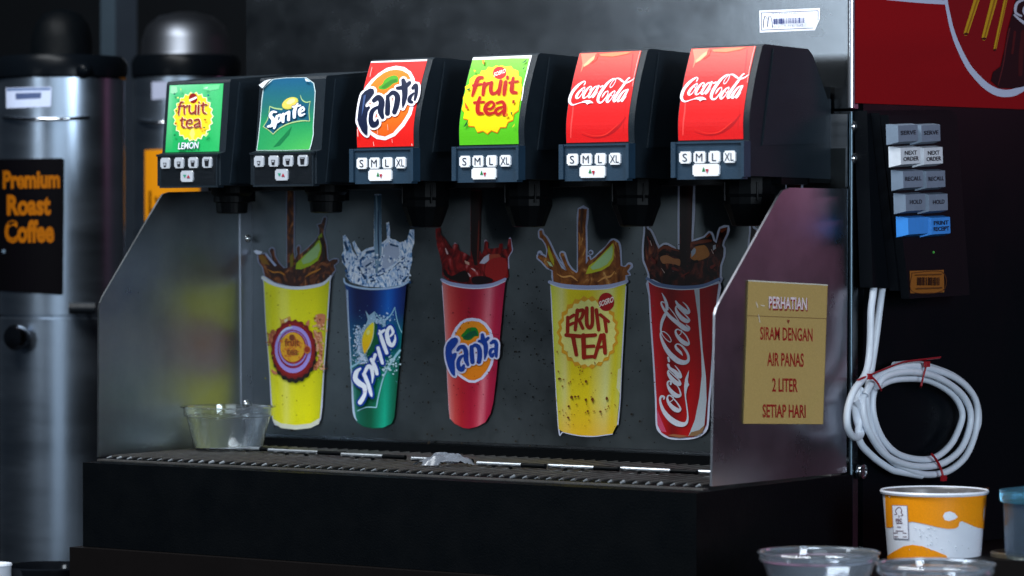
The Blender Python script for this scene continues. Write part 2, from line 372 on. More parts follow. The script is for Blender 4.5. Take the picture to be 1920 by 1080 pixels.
# side panels: bent steel sheets
def panel(X, pxs, t):
    bm = bmesh.new(); prism(bm, [U(x, y, 0, X) for x, y in pxs], (t, 0, 0)); return bm
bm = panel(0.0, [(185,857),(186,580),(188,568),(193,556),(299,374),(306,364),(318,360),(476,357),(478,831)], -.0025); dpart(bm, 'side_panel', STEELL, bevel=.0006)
bm = panel(1.0*S, [(1335,912),(1341,590),(1344,578),(1350,566),(1460,368),(1468,357),(1482,352),(1590,354),(1587,886)], -.0025); dpart(bm, 'side_panel', STEELP, bevel=.0006)
bm = panel(0.0, [(449,400),(478,372),(479,829),(452,780)], .0015); fl = dpart(bm, 'flange', STEELP, bevel=.0004)
for px, py in ((465,447),(463,757)):
    p = U(px, py, 0, .0015); bm = bmesh.new(); lathe(bm, [(.0001, .003), (.003, .0026), (.0048, .0012), (.0052, 0)], p, 18, 'x'); child(finish(bm, 'screw', CHROME, smooth=True), fl)
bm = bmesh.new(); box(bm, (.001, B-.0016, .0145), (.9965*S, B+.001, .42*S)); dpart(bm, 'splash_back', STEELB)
bm = bmesh.new(); box(bm, (.003, B-.009, -.003), (.9955*S, B-.0018, .0105)); dpart(bm, 'back_gap_strip', NOZ)  # black strip drawn in for the dark gap below the splash back
bm = bmesh.new(); box(bm, (.004, 0, -.0145), (.9955*S, B-.0098, -.0032-.007)); dpart(bm, 'drip_pan', NOZ)
SATIN = mat('satin_steel', (.48,.52,.56), .36, 1, var=.3, vscale=60); SATINW = mat('glint_steel', (.36,.39,.42), .5, .6, var=.3, vscale=25)
# drip grate: front rail and bars running front to back
bm = bmesh.new(); nb = 53
box(bm, (.008*S, -.012*S, -.0055), (.992*S, .0*S, -.0016)); box(bm, (.004, B-.03, -.0052), (.9955*S, B-.0095, -.0002)); 
for i in range(nb):
    x = (.022+.957*i/(nb-1))*S
    tube(bm, [(x, .002, .0008), (x, .012, .0012), (x, B-.03, .0012)], .0017, 8)
dpart(bm, 'drip_grate', BAR)
bm = bmesh.new()
for i in range(nb):
    x = (.022+.957*i/(nb-1))*S
    k = rnd.uniform(.3, 1)*(1 if i < 16 or i > 36 else .55); tube(bm, [(x+rnd.uniform(-.0006,.0006), -.0055, .0000), (x, .001, .0011)], [.0010*k, .0019*k], 8)  # lighter tips imitate light caught on the bar ends, smaller mid-row
child(finish(bm, 'bar_ends', SATINW, smooth=True), bpy.data.objects['drip_grate'])
for xa, ya, xb, yb in ((415,836,516,846),(520,843,630,852),(645,852,755,858),(772,860,885,865),(902,868,1015,875),(1035,873,1153,880),(1173,878,1298,886),(1318,884,1420,891)):
    a = U(xa, ya, 2, .0062); b = U(xb, yb, 2, .0062); b.y = a.y = (a.y+b.y)/2
    bm = bmesh.new(); m_ = a.lerp(b, .66)
    tube(bm, [a, m_], .0025, 16, mi=0); tube(bm, [m_, b], .0024, 16, mi=1); tube(bm, [b, b+(b-a)*.012], .0027, 12, mi=1)
    for t in (.25, .5): q = a.lerp(b, t); tube(bm, [q+Vector((0,-.001,-.002)), q+Vector((0,-.001,-.006))], .0022, 8, mi=1)
    if b.x < .99*S+.03: dpart(bm, 'rest_rod', [SATIN, NOZ], smooth=True)
    else: bm.free()
# beam that carries the valves
bm = bmesh.new(); box(bm, (.02*S, B-.045, .3745*S), (.974*S, B-.002, .5*S)); box(bm, (.022*S, .21*S, .372*S), (.972*S, B-.046, .40*S)); dpart(bm, 'valve_beam', NOZ, bevel=.002)

# ---------------------------------------------------------------- valves
YV, ZB = .118*S, .379*S
def edges(L, R):                              # label outline in drawing coordinates -> (u, t) on the label
    def at(E, y):
        E = sorted(E, key=lambda p: p[1])
        for (x0, y0), (x1, y1) in zip(E, E[1:]):
            if y <= y1 or (x1, y1) == E[-1]: return x0+(x1-x0)*(y-y0)/(y1-y0)
    tl, tr, bl, br = min(L, key=lambda p: p[1]), min(R, key=lambda p: p[1]), max(L, key=lambda p: p[1]), max(R, key=lambda p: p[1])
    def f(x, y):
        u = .5
        for _ in range(3):
            yt = tl[1]+(tr[1]-tl[1])*u; yb = bl[1]+(br[1]-bl[1])*u
            t = (y-yt)/(yb-yt); yl = tl[1]+t*(bl[1]-tl[1]); yr = tr[1]+t*(br[1]-tr[1])
            xl, xr = at(L, yl), at(R, yr); u = (x-xl)/(xr-xl)
        return u, t
    return f
NEWP = catmull([(0,.0095),(.2,.009),(.4,.0135),(.64,.0225),(.82,.031),(1,.0405)], 6)   # front curve: (height fraction, depth)
OLDP = [(0, .0105), (1, .0205)]
def surf(prof, x0, w_, z0, z1, L, R):
    ef = edges(L, R)
    def f(x, y, h):
        u, t = ef(x, y); v = 1-t
        for (a, ya), (b, yb) in zip(prof, prof[1:]):
            if v <= b or b == prof[-1][0]: break
        yy = ya+(yb-ya)*(v-a)/(b-a); n = Vector((0, -(b-a)*(z1-z0), (yb-ya))).normalized()
        return Vector((x0*S+u*w_*S, yy*S, (z0+v*(z1-z0))*S)) + n*h
    return f
def valve_body(side, wd):
    bm = bmesh.new(); prism(bm, [(0, y*S, z*S) for y, z in side], (wd*S, 0, 0))
    return finish(bm, 'dispensing_valve', BLKV, bevel=.003, seg=3)
def keypad(vb, w_, icons):
    bm = bmesh.new()
    box(bm, (.006*S, -.0025*S, -.002*S), (w_-.004*S, .011*S, .0425*S)); o = finish(bm, 'key_panel', BLUEP if not icons else BLKV, vb, bevel=.001)
    if icons: bm = bmesh.new(); box(bm, (.001*S, -.004*S, .0425*S), (w_-.001*S, .0105*S, .0455*S)); finish(bm, 'panel_rail', BLKV, vb, bevel=.0008)
    else: bm = bmesh.new(); box(bm, (-.0012*S, -.006*S, .0005*S), (.0055*S, .010*S, .0455*S)); box(bm, (w_-.0035*S, -.006*S, .0005*S), (w_+.001*S, .010*S, .0455*S))
    if not icons: box(bm, (.0058*S, -.0045*S, .0430*S), (w_-.0038*S, .009*S, .0455*S)); finish(bm, 'panel_rail', BLUEP, vb, bevel=.0008)
    if icons:                                 # speaker-like dotted front
        bm = bmesh.new()
        for i in range(22):
            z = (.002+i*.0018)*S
            box(bm, (.009*S, -.0031*S, z), (w_-.007*S, -.0024*S, z+.0009*S))
        finish(bm, 'grille', BLK, vb)
    return o
def button(vb, x0, x1, z0, z1, m, draw):
    y = -.0055 if m is WHITE else -.0055
    A = Art(lambda x, yy, h: Vector(((x0+(x1-x0)*x)*S, y*S-h, (z0+(z1-z0)*(1-yy))*S)))
    draw(A); o = A.build('size_button', vb, [PRINTM, m])
    bm = bmesh.new(); bm.from_mesh(o.data)
    b2 = bmesh.new(); box(b2, (x0*S, y*S, z0*S), (x1*S, -.002*S, z1*S), 1)
    bmesh.ops.bevel(b2, geom=[e for e in b2.edges if abs(e.verts[0].co.y-e.verts[1].co.y) > 1e-5], offset=.0016, segments=3, affect='EDGES')
    bmesh.ops.recalc_face_normals(b2, faces=b2.faces[:]); tm = bpy.data.meshes.new('tmp'); b2.to_mesh(tm); b2.free(); bm.from_mesh(tm); bm.to_mesh(o.data); bm.free(); bpy.data.meshes.remove(tm)
    return o
NAVY = (20,28,48)
def letter(s):
    lo, hi = {'S':(.3,.7),'M':(.22,.78),'L':(.32,.7),'XL':(.1,.9)}[s]
    return lambda A: A.text(s, (lo,.84), (hi,.84), .66, NAVY)
def arrows(A, g=(24,120,60), r=(170,24,50), old=False):
    if old: A.poly([(.22,.36),(.48,.36),(.35,.66)], g); A.poly([(.52,.66),(.8,.66),(.66,.36)], r)
    else: A.poly([(.36,.62),(.49,.62),(.425,.22)], g); A.poly([(.49,.42),(.62,.42),(.555,.8)], r)
def cupicon(k):
    s = (.55,.66,.76,.9)[k]
    def f(A):
        b, t = .86, .86-.72*s
        A.poly([(.5-.22*s-.06,t),(.5+.22*s+.06,t),(.5+.2*s,b),(.5-.2*s,b)], (20,22,28))
        A.poly([(.5-.2*s,t+.06),(.5+.2*s,t+.06),(.5+.19*s,t+.12+.05*(3-k)),(.5-.19*s,t+.12+.05*(3-k))], (150,155,165))
    return f
def nozzle(vb, cx, cy, sc_, old):
    bm = bmesh.new()
    if old: prof = [(.030,.004),(.030,-.008),(.026,-.012),(.026,-.020),(.023,-.021),(.022,-.034),(.018,-.035),(.018,-.028),(.0001,-.028)]
    else: prof = [(.034,.004),(.034,-.018),(.0325,-.022),(.0325,-.030),(.022,-.055),(.019,-.056),(.017,-.050),(.0001,-.050)]
    lathe(bm, [(r_*S*sc_, z*S*1.08) for r_, z in prof], (cx*S, cy*S, 0), 14 if not old else 28, phase=math.pi/8)
    if not old:
        for a in (-.6, .9): tube(bm, [((cx+.0335*math.cos(a-1.6))*S, (cy+.0335*math.sin(a-1.6))*S, -.004*S), ((cx+.0335*math.cos(a-1.6))*S, (cy+.0335*math.sin(a-1.6))*S, -.028*S)], .0012, 6)
    box(bm, ((cx-.02)*S, (cy+.035)*S, -.02*S), ((cx-.002)*S, (cy+.055)*S, .004*S))
    o = finish(bm, 'nozzle', NOZ, vb, bevel=.0008 if not old else 0); return o
WN = .1055
def new_valve(loc, label):
    side = [(0,.002),(0,.044),(.0098,.0465)]+[(y, .048+.1175*t) for t, y in NEWP[1:]]+[(.046,.1685),(.156,.1675),(.168,.160),(.177,.148),(.2065,.105),(.2158,.105),(.2158,.001)]
    vb = valve_body(side, WN); vb.location = loc; child(vb, disp)
    bm = bmesh.new(); prism(bm, [(WN*S, y*S, z*S) for y, z in ((.066,.1635),(.154,.1635),(.166,.157),(.1735,.147),(.203,.1035),(.203,.047),(.038,.0405))], (.0016, 0, 0)); finish(bm, 'side_cover', COVER, vb, bevel=.0011, seg=3)
    keypad(vb, WN*S, False)
    for k, (a, b) in enumerate(((.105,.266),(.306,.468),(.516,.672),(.723,.884))):
        button(vb, a*WN, b*WN, .0183, .0333, WHITE, letter('S M L XL'.split()[k]))
    o = button(vb, .293*WN, .664*WN, .0020, .0172, WHITE, arrows); o.name = 'cancel_button'
    nozzle(vb, .055, .092, 1.0, False)
    return vb
WO = .1165
def old_valve(loc):
    side = [(0,.001),(0,.0455),(.0105,.048),(.0205,.1455),(.0225,.1495),(.145,.1615),(.168,.1575),(.19,.143),(.2158,.118),(.2158,.001)]
    vb = valve_body(side, WO); vb.location = loc; child(vb, disp)
    bm = bmesh.new(); prism(bm, [(WO*S, y*S, z*S) for y, z in ((.04,.146),(.14,.1565),(.164,.153),(.186,.139),(.205,.12),(.205,.004),(.019,.004))], (.0016, 0, 0)); finish(bm, 'side_cover', COVER, vb, bevel=.0011, seg=3)
    keypad(vb, WO*S, True)
    for k, (a, b) in enumerate(((.09,.235),(.31,.455),(.53,.675),(.75,.895))):
        button(vb, a*WO, b*WO, .0255, .0405, GREYB, cupicon(k))
    o = button(vb, .41*WO, .6*WO, .0062, .0218, GREYB, lambda A: arrows(A, (30,140,110), (160,40,60), True)); o.name = 'cancel_button'
    nozzle(vb, .066, .085, 1.0, True)
    return vb
v3 = new_valve(Vector((.3548*S, YV, ZB)), None); VAL = {3: v3}
v1 = old_valve(Vector((.006*S, YV, ZB-.0015))); VAL[1] = v1
def copy_tree(o, dx):
    c = o.copy(); C.objects.link(c); c.location.x += dx
    for ch in o.children:
        d = ch.copy(); C.objects.link(d); d.parent = c
    return c
VAL[2] = copy_tree(v1, .1705*S)
for k in (4, 5, 6): VAL[k] = copy_tree(v3, .1713*S*(k-3))

# ---------------------------------------------------------------- flavour labels on the valves
def backing(A, L, R, col, mi=0, gx=120): A.poly([*sorted(L, key=lambda p: p[1]), *sorted(R, key=lambda p: -p[1])], col, gx=gx)
def mix(a, b, t): t = max(0, min(1, t)); return tuple(p+(q-p)*t for p, q in zip(a, b))
# cola script, drawn once in the drawing coordinates of the label
COLA_S = [
 [(510,262,26),(545,205,28),(530,172,28),(480,185,42),(380,250,66),(280,340,84),(200,450,86),(155,570,86),(148,665,80),(190,732,58),(260,750,32),(360,722,20),(450,697,18),(500,684,16)],
 [(540,322,20),(495,330,28),(420,395,55),(355,475,74),(320,550,74),(340,588,48),(400,570,26),(460,490,20),(500,410,18),(535,345,20),(515,312,20)],
 [(455,395,14),(480,412,14),(520,390,14)],
 [(675,385,40),(712,335,28),(690,298,28),(630,330,42),(560,420,68),(512,515,72),(512,575,56),(560,578,32),(625,525,16)],
 [(860,300,36),(800,310,38),(720,400,60),(662,500,70),(650,560,56),(690,570,32),(750,500,20),(850,345,20)],
 [(900,285,56),(830,420,70),(765,525,70),(762,565,46),(810,530,22),(885,430,12)],
 [(948,310,40),(1008,282,34)],
 [(1005,572,14),(1035,515,46),(1070,460,44),(1115,425,26),(1155,420,20),(1150,500,22),(1090,600,30),(1010,688,40),(945,700,52),(905,650,76),(915,560,86),(970,440,90),(1060,310,82),(1160,200,60),(1260,128,42),(1335,110,28),(1352,160,18),(1290,272,16),(1222,332,18),(1203,290,16),(1262,190,16),(1330,128,20),(1400,104,34),(1465,122,54),(1530,170,58),(1572,195,34)],
 [(1615,208,36),(1680,195,40),(1760,155,28),(1842,92,10)],
 [(1340,430,22),(1290,430,28),(1220,500,60),(1158,590,76),(1140,660,72),(1165,690,44),(1220,650,26),(1280,570,20),(1325,480,18),(1345,425,20),(1318,408,20)],
 [(1245,520,14),(1280,540,14),(1335,515,14)],
 [(1600,215,20),(1665,130,24),(1722,88,24),(1690,95,28),(1620,175,42),(1540,290,62),(1440,430,76),(1358,560,82),(1322,640,74),(1342,675,48),(1390,640,28),(1450,560,18)],
 [(1450,440,18),(1540,330,16),(1625,215,16)],
 [(1640,390,36),(1580,410,40),(1500,500,62),(1440,600,76),(1425,660,60),(1460,672,32),(1530,600,20),(1625,445,20)],
 [(1672,385,56),(1605,520,74),(1542,630,76),(1542,668,42),(1590,622,20),(1645,545,12)]]
RIBBON = [(480,678),(540,655),(620,643),(700,648),(750,673),(788,712),(720,712),(670,722),(630,750),(600,716),(550,702),(490,700)]
def cola_label(seed):
    L = [(222,140),(165,290),(120,480),(85,750),(90,1010)]; R = [(852,115),(800,290),(760,480),(728,750),(728,1003)]
    A = Art(surf(NEWP, .001, .0955, .048, .1655, L, R), 40)
    backing(A, L, R, lambda x, y: mix((236,62,40), (214,22,24), (y-130)/330), gx=90)  # overhead light painted in: red brightens towards the top
    # printed bottle-cap curve, faint fold lines; orange flare at the top is painted highlight
    A.stroke([(250,930,4),(360,962,14),(460,955,22),(560,915,26),(640,850,24),(700,770,10)], (176,14,22))
    A.stroke([(250,905,3),(380,945,6),(500,930,10),(620,840,6)], (236,50,40))
    A.stroke([(765,150,12),(735,330,14),(700,560,10),(680,900,8)], (200,16,20))
    A.stroke([(150,640,10),(140,800,16),(135,960,10)], (240,70,66))
    A.poly([(235,145),(400,138),(330,215),(250,270),(228,310),(215,330),(240,240)], (240,120,90)); A.poly([(250,255),(330,190),(380,160),(365,200),(300,252),(252,276)], (250,168,120))
    A.poly([(420,150),(560,135),(760,125),(700,150),(560,175),(440,170)], (244,120,70))
    A.stroke([(415,145,4),(385,200,10),(330,240,4)], (206,60,40))
    T = lambda s: [(54+x*.39375, 351+y*.39375, w_*.39375*.86) for x, y, w_ in s]
    A.strokes([T(s) for s in COLA_S], (250,240,250)); A.poly([(54+x*.39375, 351+y*.39375) for x, y in RIBBON], (250,240,250))
    A.stroke([(846,118,3),(795,290,4),(760,470,3)], (250,190,190))
    return A
VAL_LAB = {}
A = cola_label(1); o5 = A.build('flavour_label', VAL[5]); o6 = o5.copy(); C.objects.link(o6); o6.parent = VAL[6]
o5['label'] = 'glossy red label with white script lettering'; o6['label'] = o5['label']
# orange-on-red label
L = [(230,110),(165,280),(120,470),(90,700),(78,1015)]; R = [(840,95),(775,330),(735,500),(705,700),(690,1010)]
A = Art(surf(NEWP, .001, .0955, .048, .1655, L, R), 40)
backing(A, L, R, (222,28,24), gx=90)
A.poly([(232,108),(840,94),(834,112),(226,122)], (244,238,244))
A.poly([(500,160),(590,175),(660,225),(700,300),(712,400),(702,560),(670,680),(600,800),(500,900),(390,944),(300,930),(225,880),(160,790),(115,640),(112,500),(150,390),(220,305),(300,240),(400,182)], (246,240,248))
A.poly([(500,200),(570,212),(630,250),(665,310),(678,420),(664,560),(636,660),(570,770),(480,868),(390,906),(310,888),(245,850),(205,760),(180,600),(180,430),(212,365),(280,290),(360,235),(430,208)], lambda x, y: mix((238,122,22), (222,92,22), (y-200)/600))
A.poly([(303,385),(345,355),(370,310),(420,278),(480,262),(520,285),(518,335),(470,350),(420,390),(370,412),(320,408)], (70,150,30), smooth=4); A.poly([(330,392),(380,350),(440,312),(505,300),(510,330),(460,345),(410,382),(370,402)], (44,118,26))
FN = [[(265,530,48),(310,500,58),(350,545,66),(345,640,66),(368,708,40)],[(325,592,22),(255,640,46),(240,720,50),(265,780,62),(308,770,54),(318,735,24)],[(412,490,38),(420,580,55),(420,668,54)],[(408,500,30),(470,450,44),(520,490,60),(518,580,60),(496,655,52)],[(585,325,46),(600,390,66),(602,480,60),(592,560,42),(585,615,8)],[(520,405,34),(600,393,48),(655,350,40)],[(690,408,34),(728,375,40),(728,450,40),(712,530,26)],[(700,460,18),(662,500,40),(656,540,44),(684,555,30)]]
FF = [(120,470),(160,430),(215,402),(255,408),(264,445),(228,500),(188,545),(168,575),(182,600),(215,588),(230,602),(203,650),(196,720),(210,800),(208,880),(190,888),(150,850),(110,780),(92,730),(100,600)]
A.stroke([(x, y, 46) for x, y in FF], (246,240,248), closed=True, cap=False, h=A.up()); A.h += .0005
A.strokes(FN, (246,240,248), grow=44); A.poly(FF, (14,24,52)); A.strokes(FN, (14,24,52))
A.poly([(150,480),(175,470),(160,620),(140,700)], (56,76,120))
for a in ([(248,180,4),(215,280,4)],[(105,830,8),(108,900,8)],[(272,960,5),(276,1000,5)],[(320,830,4),(325,880,4)],[(430,785,4),(438,840,4)],[(476,935,4),(478,970,4)],[(685,985,7),(688,1003,7)],[(310,660,4),(312,720,4)]): A.stroke(a, (246,190,180))
A.build('flavour_label', VAL[3])['label'] = 'red label with orange disc and dark rounded lettering'
# green label with yellow burst
L = [(235,85),(180,260),(135,440),(95,690),(85,1015)]; R = [(860,70),(800,280),(755,470),(725,700),(710,1015)]
A = Art(surf(NEWP, .001, .0955, .048, .1655, L, R), 40)
backing(A, L, R, lambda x, y: mix((120,196,60), (84,184,28), (y-100)/300), gx=90)
A.poly([(235,85),(860,70),(852,104),(640,100),(480,108),(226,112)], (232,236,232)); A.poly([(856,80),(850,110),(800,285),(768,400),(748,560),(740,560),(755,420),(790,280),(832,120)], (236,238,244))
ST = [(540,175),(575,192),(640,185),(655,215),(712,238),(712,290),(745,312),(740,370),(752,420),(734,470),(740,510),(722,570),(715,660),(670,690),(662,760),(610,780),(588,835),(530,835),(495,890),(435,865),(390,900),(345,868),(285,882),(255,820),(190,815),(178,745),(130,735),(138,670),(110,640),(128,560),(120,520),(148,450),(140,400),(190,370),(192,320),(240,282),(300,270),(320,230),(370,225),(395,190),(440,200),(480,175),(510,186)]
A.poly([(x+3, y+11) for x, y in ST], (206,112,14)); A.poly(ST, lambda x, y: mix((250,226,30), (248,208,10), (y-200)/500))
A.ell(514,258,72,68,(188,22,26),rot=-.2); A.text('SOSRO', (452,298), (580,254), 40, (248,236,226), .02, .2)
RD = (168,24,18)
FT = [[(332,308,30),(288,318,40),(255,400,44),(225,498,24)],[(235,392,28),(322,378,22)],[(355,368,34),(345,430,38),(338,488,32)],[(350,420,20),(380,378,28),(412,368,26)],[(432,362,32),(420,430,40),(435,478,36),(480,468,26),(522,410,26)],[(530,350,34),(515,430,38),(506,486,32)],[(582,360,36),(570,430,40),(562,490,34)],[(601,305,26),(600,320,26)],[(662,318,26),(648,400,40),(645,462,42),(692,476,26)],[(622,368,22),(710,356,22)],
 [(306,520,28),(288,600,42),(292,678,42),(340,690,26)],[(250,574,26),(352,568,22)],[(365,642,22),(430,640,26),(462,600,28),(430,568,26),(384,600,38),(368,652,42),(402,694,36),(460,684,22)],[(490,582,22),(548,572,30),(574,620,38),(570,702,36)],[(560,622,18),(502,640,28),(478,676,34),(512,700,28),(560,660,20)]]
A.strokes(FT, (240,160,40), grow=14); A.strokes(FT, RD)
for p, c in (([(205,180),(235,200),(212,190)],(20,80,40)),([(755,170),(820,115),(800,150)],(24,84,44)),([(168,430),(205,420),(200,442),(178,446)],(24,96,50)),([(150,832),(165,800),(205,740),(182,810)],(20,80,36)),([(640,690),(665,680),(660,722)],(24,100,40)),([(345,120),(368,125),(362,175),(345,160)],(226,140,30)),([(660,560),(688,560),(684,590),(662,600)],(150,40,20)),([(150,560),(200,640),(165,640)],(196,70,20)),([(665,845),(700,800),(690,830)],(214,190,40)),([(770,230),(795,205),(785,235)],(24,84,44)),([(250,230),(275,240),(258,260)],(240,196,40))): A.poly(p, c)
A.ell(608,716,17,17,(200,110,20))
A.build('flavour_label', VAL[4])['label'] = 'bright green label with yellow burst and dark red lettering'
# lemon label
L = [(130,115),(90,995)]; R = [(820,105),(770,990)]
A = Art(surf(OLDP, .006, .099, .0485, .1440, L, R))
backing(A, L, R, lambda x, y: mix(mix((120,200,150), (26,160,84), (y-100)/260), (50,176,96), (x-300)/700), gx=90); A.band = None
A.poly([(150,125),(220,130),(235,200),(190,235),(140,210)], (150,205,165)); A.poly([(560,130),(780,118),(760,180),(640,200),(560,180)], (110,200,140))
A.star(442,532,262,330,(226,236,190),22,.9); A.star(440,530,248,315,(250,206,44),22,.9)
A.poly([(400,760),(440,640),(470,760),(440,850)], (252,226,110))
A.ell(440,292,54,66,(134,24,26),rot=-.1); A.poly([(388,308),(482,268),(494,292),(400,336)], (240,226,222))
FT2 = [[(318,338,16),(285,350,24),(268,430,24),(262,505,16)],[(256,398,16),(335,384,14)],[(330,385,22),(336,492,22)],[(336,415,14),(376,385,18)],[(402,388,24),(400,460,24),(430,490,22),(472,465,18)],[(482,384,24),(478,494,22)],[(520,388,24),(516,494,24)],[(522,342,20),(521,352,20)],[(576,358,24),(574,466,24),(612,494,16)],[(545,386,16),(622,378,16)],
 [(312,545,20),(310,650,24),(348,672,16)],[(284,572,14),(352,565,14)],[(365,620,14),(432,615,14),(424,572,20),(378,590,22),(368,640,22),(396,676,20),(442,664,14)],[(465,580,16),(518,570,22),(535,612,22),(542,678,18)],[(525,612,14),(474,642,20),(478,672,18),(526,655,14)]]
A.strokes(FT2, (250,228,190), grow=10); A.strokes(FT2, (142,44,40))
A.text('LEMON', (268,958), (530,948), 82, (20,60,84), .05, .15); A.text('LEMON', (268,958), (530,948), 82, (236,240,248), .01, .15)
for x, y, c in ((240,455,(30,110,50)),(236,620,(160,60,30)),(610,580,(140,60,30)),(600,682,(30,120,60)),(566,690,(210,120,40)),(215,235,(20,100,80)),(650,262,(20,90,110)),(262,285,(220,220,120)),(232,775,(20,100,60))): A.ell(x,y,14,12,c,n=8)
A.poly([(610,790),(655,745),(660,765),(630,805)], (190,226,140)); A.poly([(290,165),(310,170),(302,205)], (180,210,120)); A.poly([(590,170),(650,150),(640,175)], (200,226,200))
A.build('flavour_label', VAL[1])['label'] = 'green label with yellow scalloped badge and the word LEMON'
# blue-green label, peeling
L = [(95,70),(60,995)]; R = [(760,60),(700,1000)]
A = Art(surf(OLDP, .004, .0965, .0485, .1475, L, R)); A.h = .0009
def gr(x, y):
    c = mix((28,88,122), (36,104,102), (y-80)/330); c = mix(c, (34,140,84), (y-420)/250); return mix(c, (74,176,84), (y-650)/330*(x/700))
OUT = [(125,185),(240,75),(400,60),(630,62),(690,110),(725,140),(742,250),(735,380),(715,700),(715,800),(690,930),(670,1000),(400,1000),(60,990),(75,850),(95,600),(108,350)]
A.poly([(x+(9 if x > 400 else -9), y+(6 if y > 500 else -6)) for x, y in OUT], (196,214,216)); A.poly(OUT, gr, gx=90, gy=60)
A.poly([(250,960),(330,860),(470,690),(440,800),(330,940)], (22,112,64), gx=60)
CR = [(130,690),(185,580),(205,425),(262,452),(350,468),(450,440),(540,370),(570,290),(592,350),(640,384),(690,372),(672,480),(682,632),(590,625),(450,652),(330,712),(250,790),(190,730)]
A.poly(CR, (22,86,108))
A.strokes([[(130,690,9),(185,580,9),(205,425,9)],[(205,425,10),(262,452,16),(350,468,18)],[(572,290,6),(592,350,12),(640,384,14),(690,374,9)],[(690,374,6),(674,480,8),(682,632,8)],[(682,632,9),(590,625,16),(450,652,16),(330,712,14),(250,790,10)],[(250,790,9),(190,730,9),(130,690,9)]], (168,196,130))
A.ell(452,392,104,70,(196,196,80),rot=-.5); A.ell(446,388,92,60,(238,196,90),rot=-.5); A.ell(462,370,56,30,(248,224,150),rot=-.5)
SP = [[(292,505,22),(245,502,32),(222,550,42),(258,605,46),(245,672,40),(196,690,26)],[(302,560,34),(286,640,40),(270,712,28)],[(300,562,26),(345,545,34),(350,598,32),(308,640,20)],[(378,532,34),(374,632,34)],[(380,548,22),(425,515,28)],[(445,508,34),(440,610,34)],[(548,402,20),(512,490,42),(508,580,34)],[(490,442,22),(578,426,22)],[(562,520,18),(622,490,20),(610,450,24),(572,490,36),(580,555,34),(632,538,16)]]
A.strokes(SP, (14,60,100), grow=20); A.strokes(SP, (240,244,250))
A.h += .0006; A.poly([(80,150),(150,95),(238,72),(186,112),(126,190)], (232,238,244)); A.poly([(640,70),(708,120),(655,112)], (226,234,240))
A.build('flavour_label', VAL[2])['label'] = 'blue to green label with curled corners'

# ---------------------------------------------------------------- cup stickers on the splash back
SB = lambda zx, zy, s: onplane(1, B-.0016, (0,-1,0), zx, zy, s)
WH = (196,202,224)
class Sticker(Art):
    def view(self, zx, zy, s): self.f = SB(zx, zy, s)
def cups(name, A, label, mats): o = child(A.build('cup_sticker', None, mats), disp); o['label'] = label; return o
def across(y, Lp, Rp, x):                     # 0..1 across a tapered cup at height y
    (x0, y0), (x1, y1) = Lp; (u0, v0), (u1, v1) = Rp
    a = x0+(x1-x0)*(y-y0)/(y1-y0); b = u0+(u1-u0)*(y-v0)/(v1-v0); return (x-a)/(b-a)
def ramp(t, stops):
    for (a, c), (b, d) in zip(stops, stops[1:]):
        if t <= b: return mix(c, d, (t-a)/(b-a))
    return stops[-1][1]
# 1 yellow cup with bottle-cap badge
A = Sticker(None); s1 = 2.571; A.view(470, 340, 5.4)
D1 = [(80,745),(130,735),(160,735),(200,800),(228,820),(215,750),(195,700),(215,675),(240,690),(250,760),(290,830),(340,880),(374,875),(372,400),(375,90),(440,90),(440,400),(437,700),(450,790),(478,740),(470,680),(490,650),(505,670),(500,740),(580,680),(660,600),(695,540),(700,480),(680,440),(720,430),(745,365),(770,370),(755,440),(740,520),(750,570),(770,650),(780,780),(800,810),(840,790),(885,790),(885,820),(845,850),(860,900),(830,930),(810,990),(700,1050),(550,1070),(400,1060),(250,1020),(150,960),(130,870),(90,820)]
A.stroke([(x, y, 24) for x, y in D1], (120,128,150), closed=True, cap=False, k=2); A.h += .0004
A.poly(D1, WH, mi=1)
A.poly([(35,705),(62,695),(125,712),(100,740),(60,735)], (200,210,228)); A.poly([(85,755),(130,742),(190,830),(200,850),(120,830)], (120,84,20)); A.poly([(150,740),(170,735),(270,850),(250,862)], (150,160,190))
A.poly([(705,590),(725,650),(722,720),(690,800),(620,850),(520,890),(462,888),(470,830),(520,780),(600,690)], (150,176,30)); A.poly([(700,620),(712,680),(680,770),(610,820),(540,840),(520,800),(600,710)], (150,186,120)); A.poly([(405,760),(440,720),(440,860),(410,870)], (110,96,20))
A.poly([(690,560),(730,520),(735,560),(700,585)], (120,140,30)); A.stroke([(560,740,4),(640,660,14),(690,580,8)], (60,70,20)); A.stroke([(710,560,6),(740,640,20),(750,780,26),(700,830,8)], (36,20,10))
A.strokes([[(180,890,4),(240,920,14),(300,920,12),(360,955,4)],[(560,970,4),(620,930,18),(690,900,16),(720,880,4)],[(310,910,3),(350,940,8)]], (176,112,40)); A.strokes([[(390,400,8),(395,500,10),(385,560,6)]], (96,50,26))
A.view(480, 390, s1)
L1, R1 = ((45,345),(90,1020)), ((362,345),(315,1015))
body = [(38,330),(46,360),(55,550),(75,800),(90,1020),(130,1045),(200,1055),(270,1045),(315,1015),(330,800),(346,580),(362,350),(368,330),(330,362),(260,378),(200,383),(140,378),(90,362)]
A.stroke([(x, y, 9) for x, y in body], WH, closed=True, cap=False, k=3); A.h += .0004
A.poly(body, lambda x, y: ramp(across(y, L1, R1, x), [(0,(206,206,60)),(.12,(218,214,20)),(.3,(226,222,96)),(.42,(224,220,30)),(.8,(222,216,14)),(1,(190,190,20))]), gx=22, gy=200)
A.poly([(90,1016),(130,1038),(200,1046),(270,1038),(314,1012),(312,1040),(270,1060),(200,1068),(130,1060),(95,1036)], (206,208,190))
A.stroke([(38,338,10),(95,368,13),(200,386,14),(320,370,13),(368,332,9)], (206,212,224), k=8)
A.view(500, 590, 8.308)
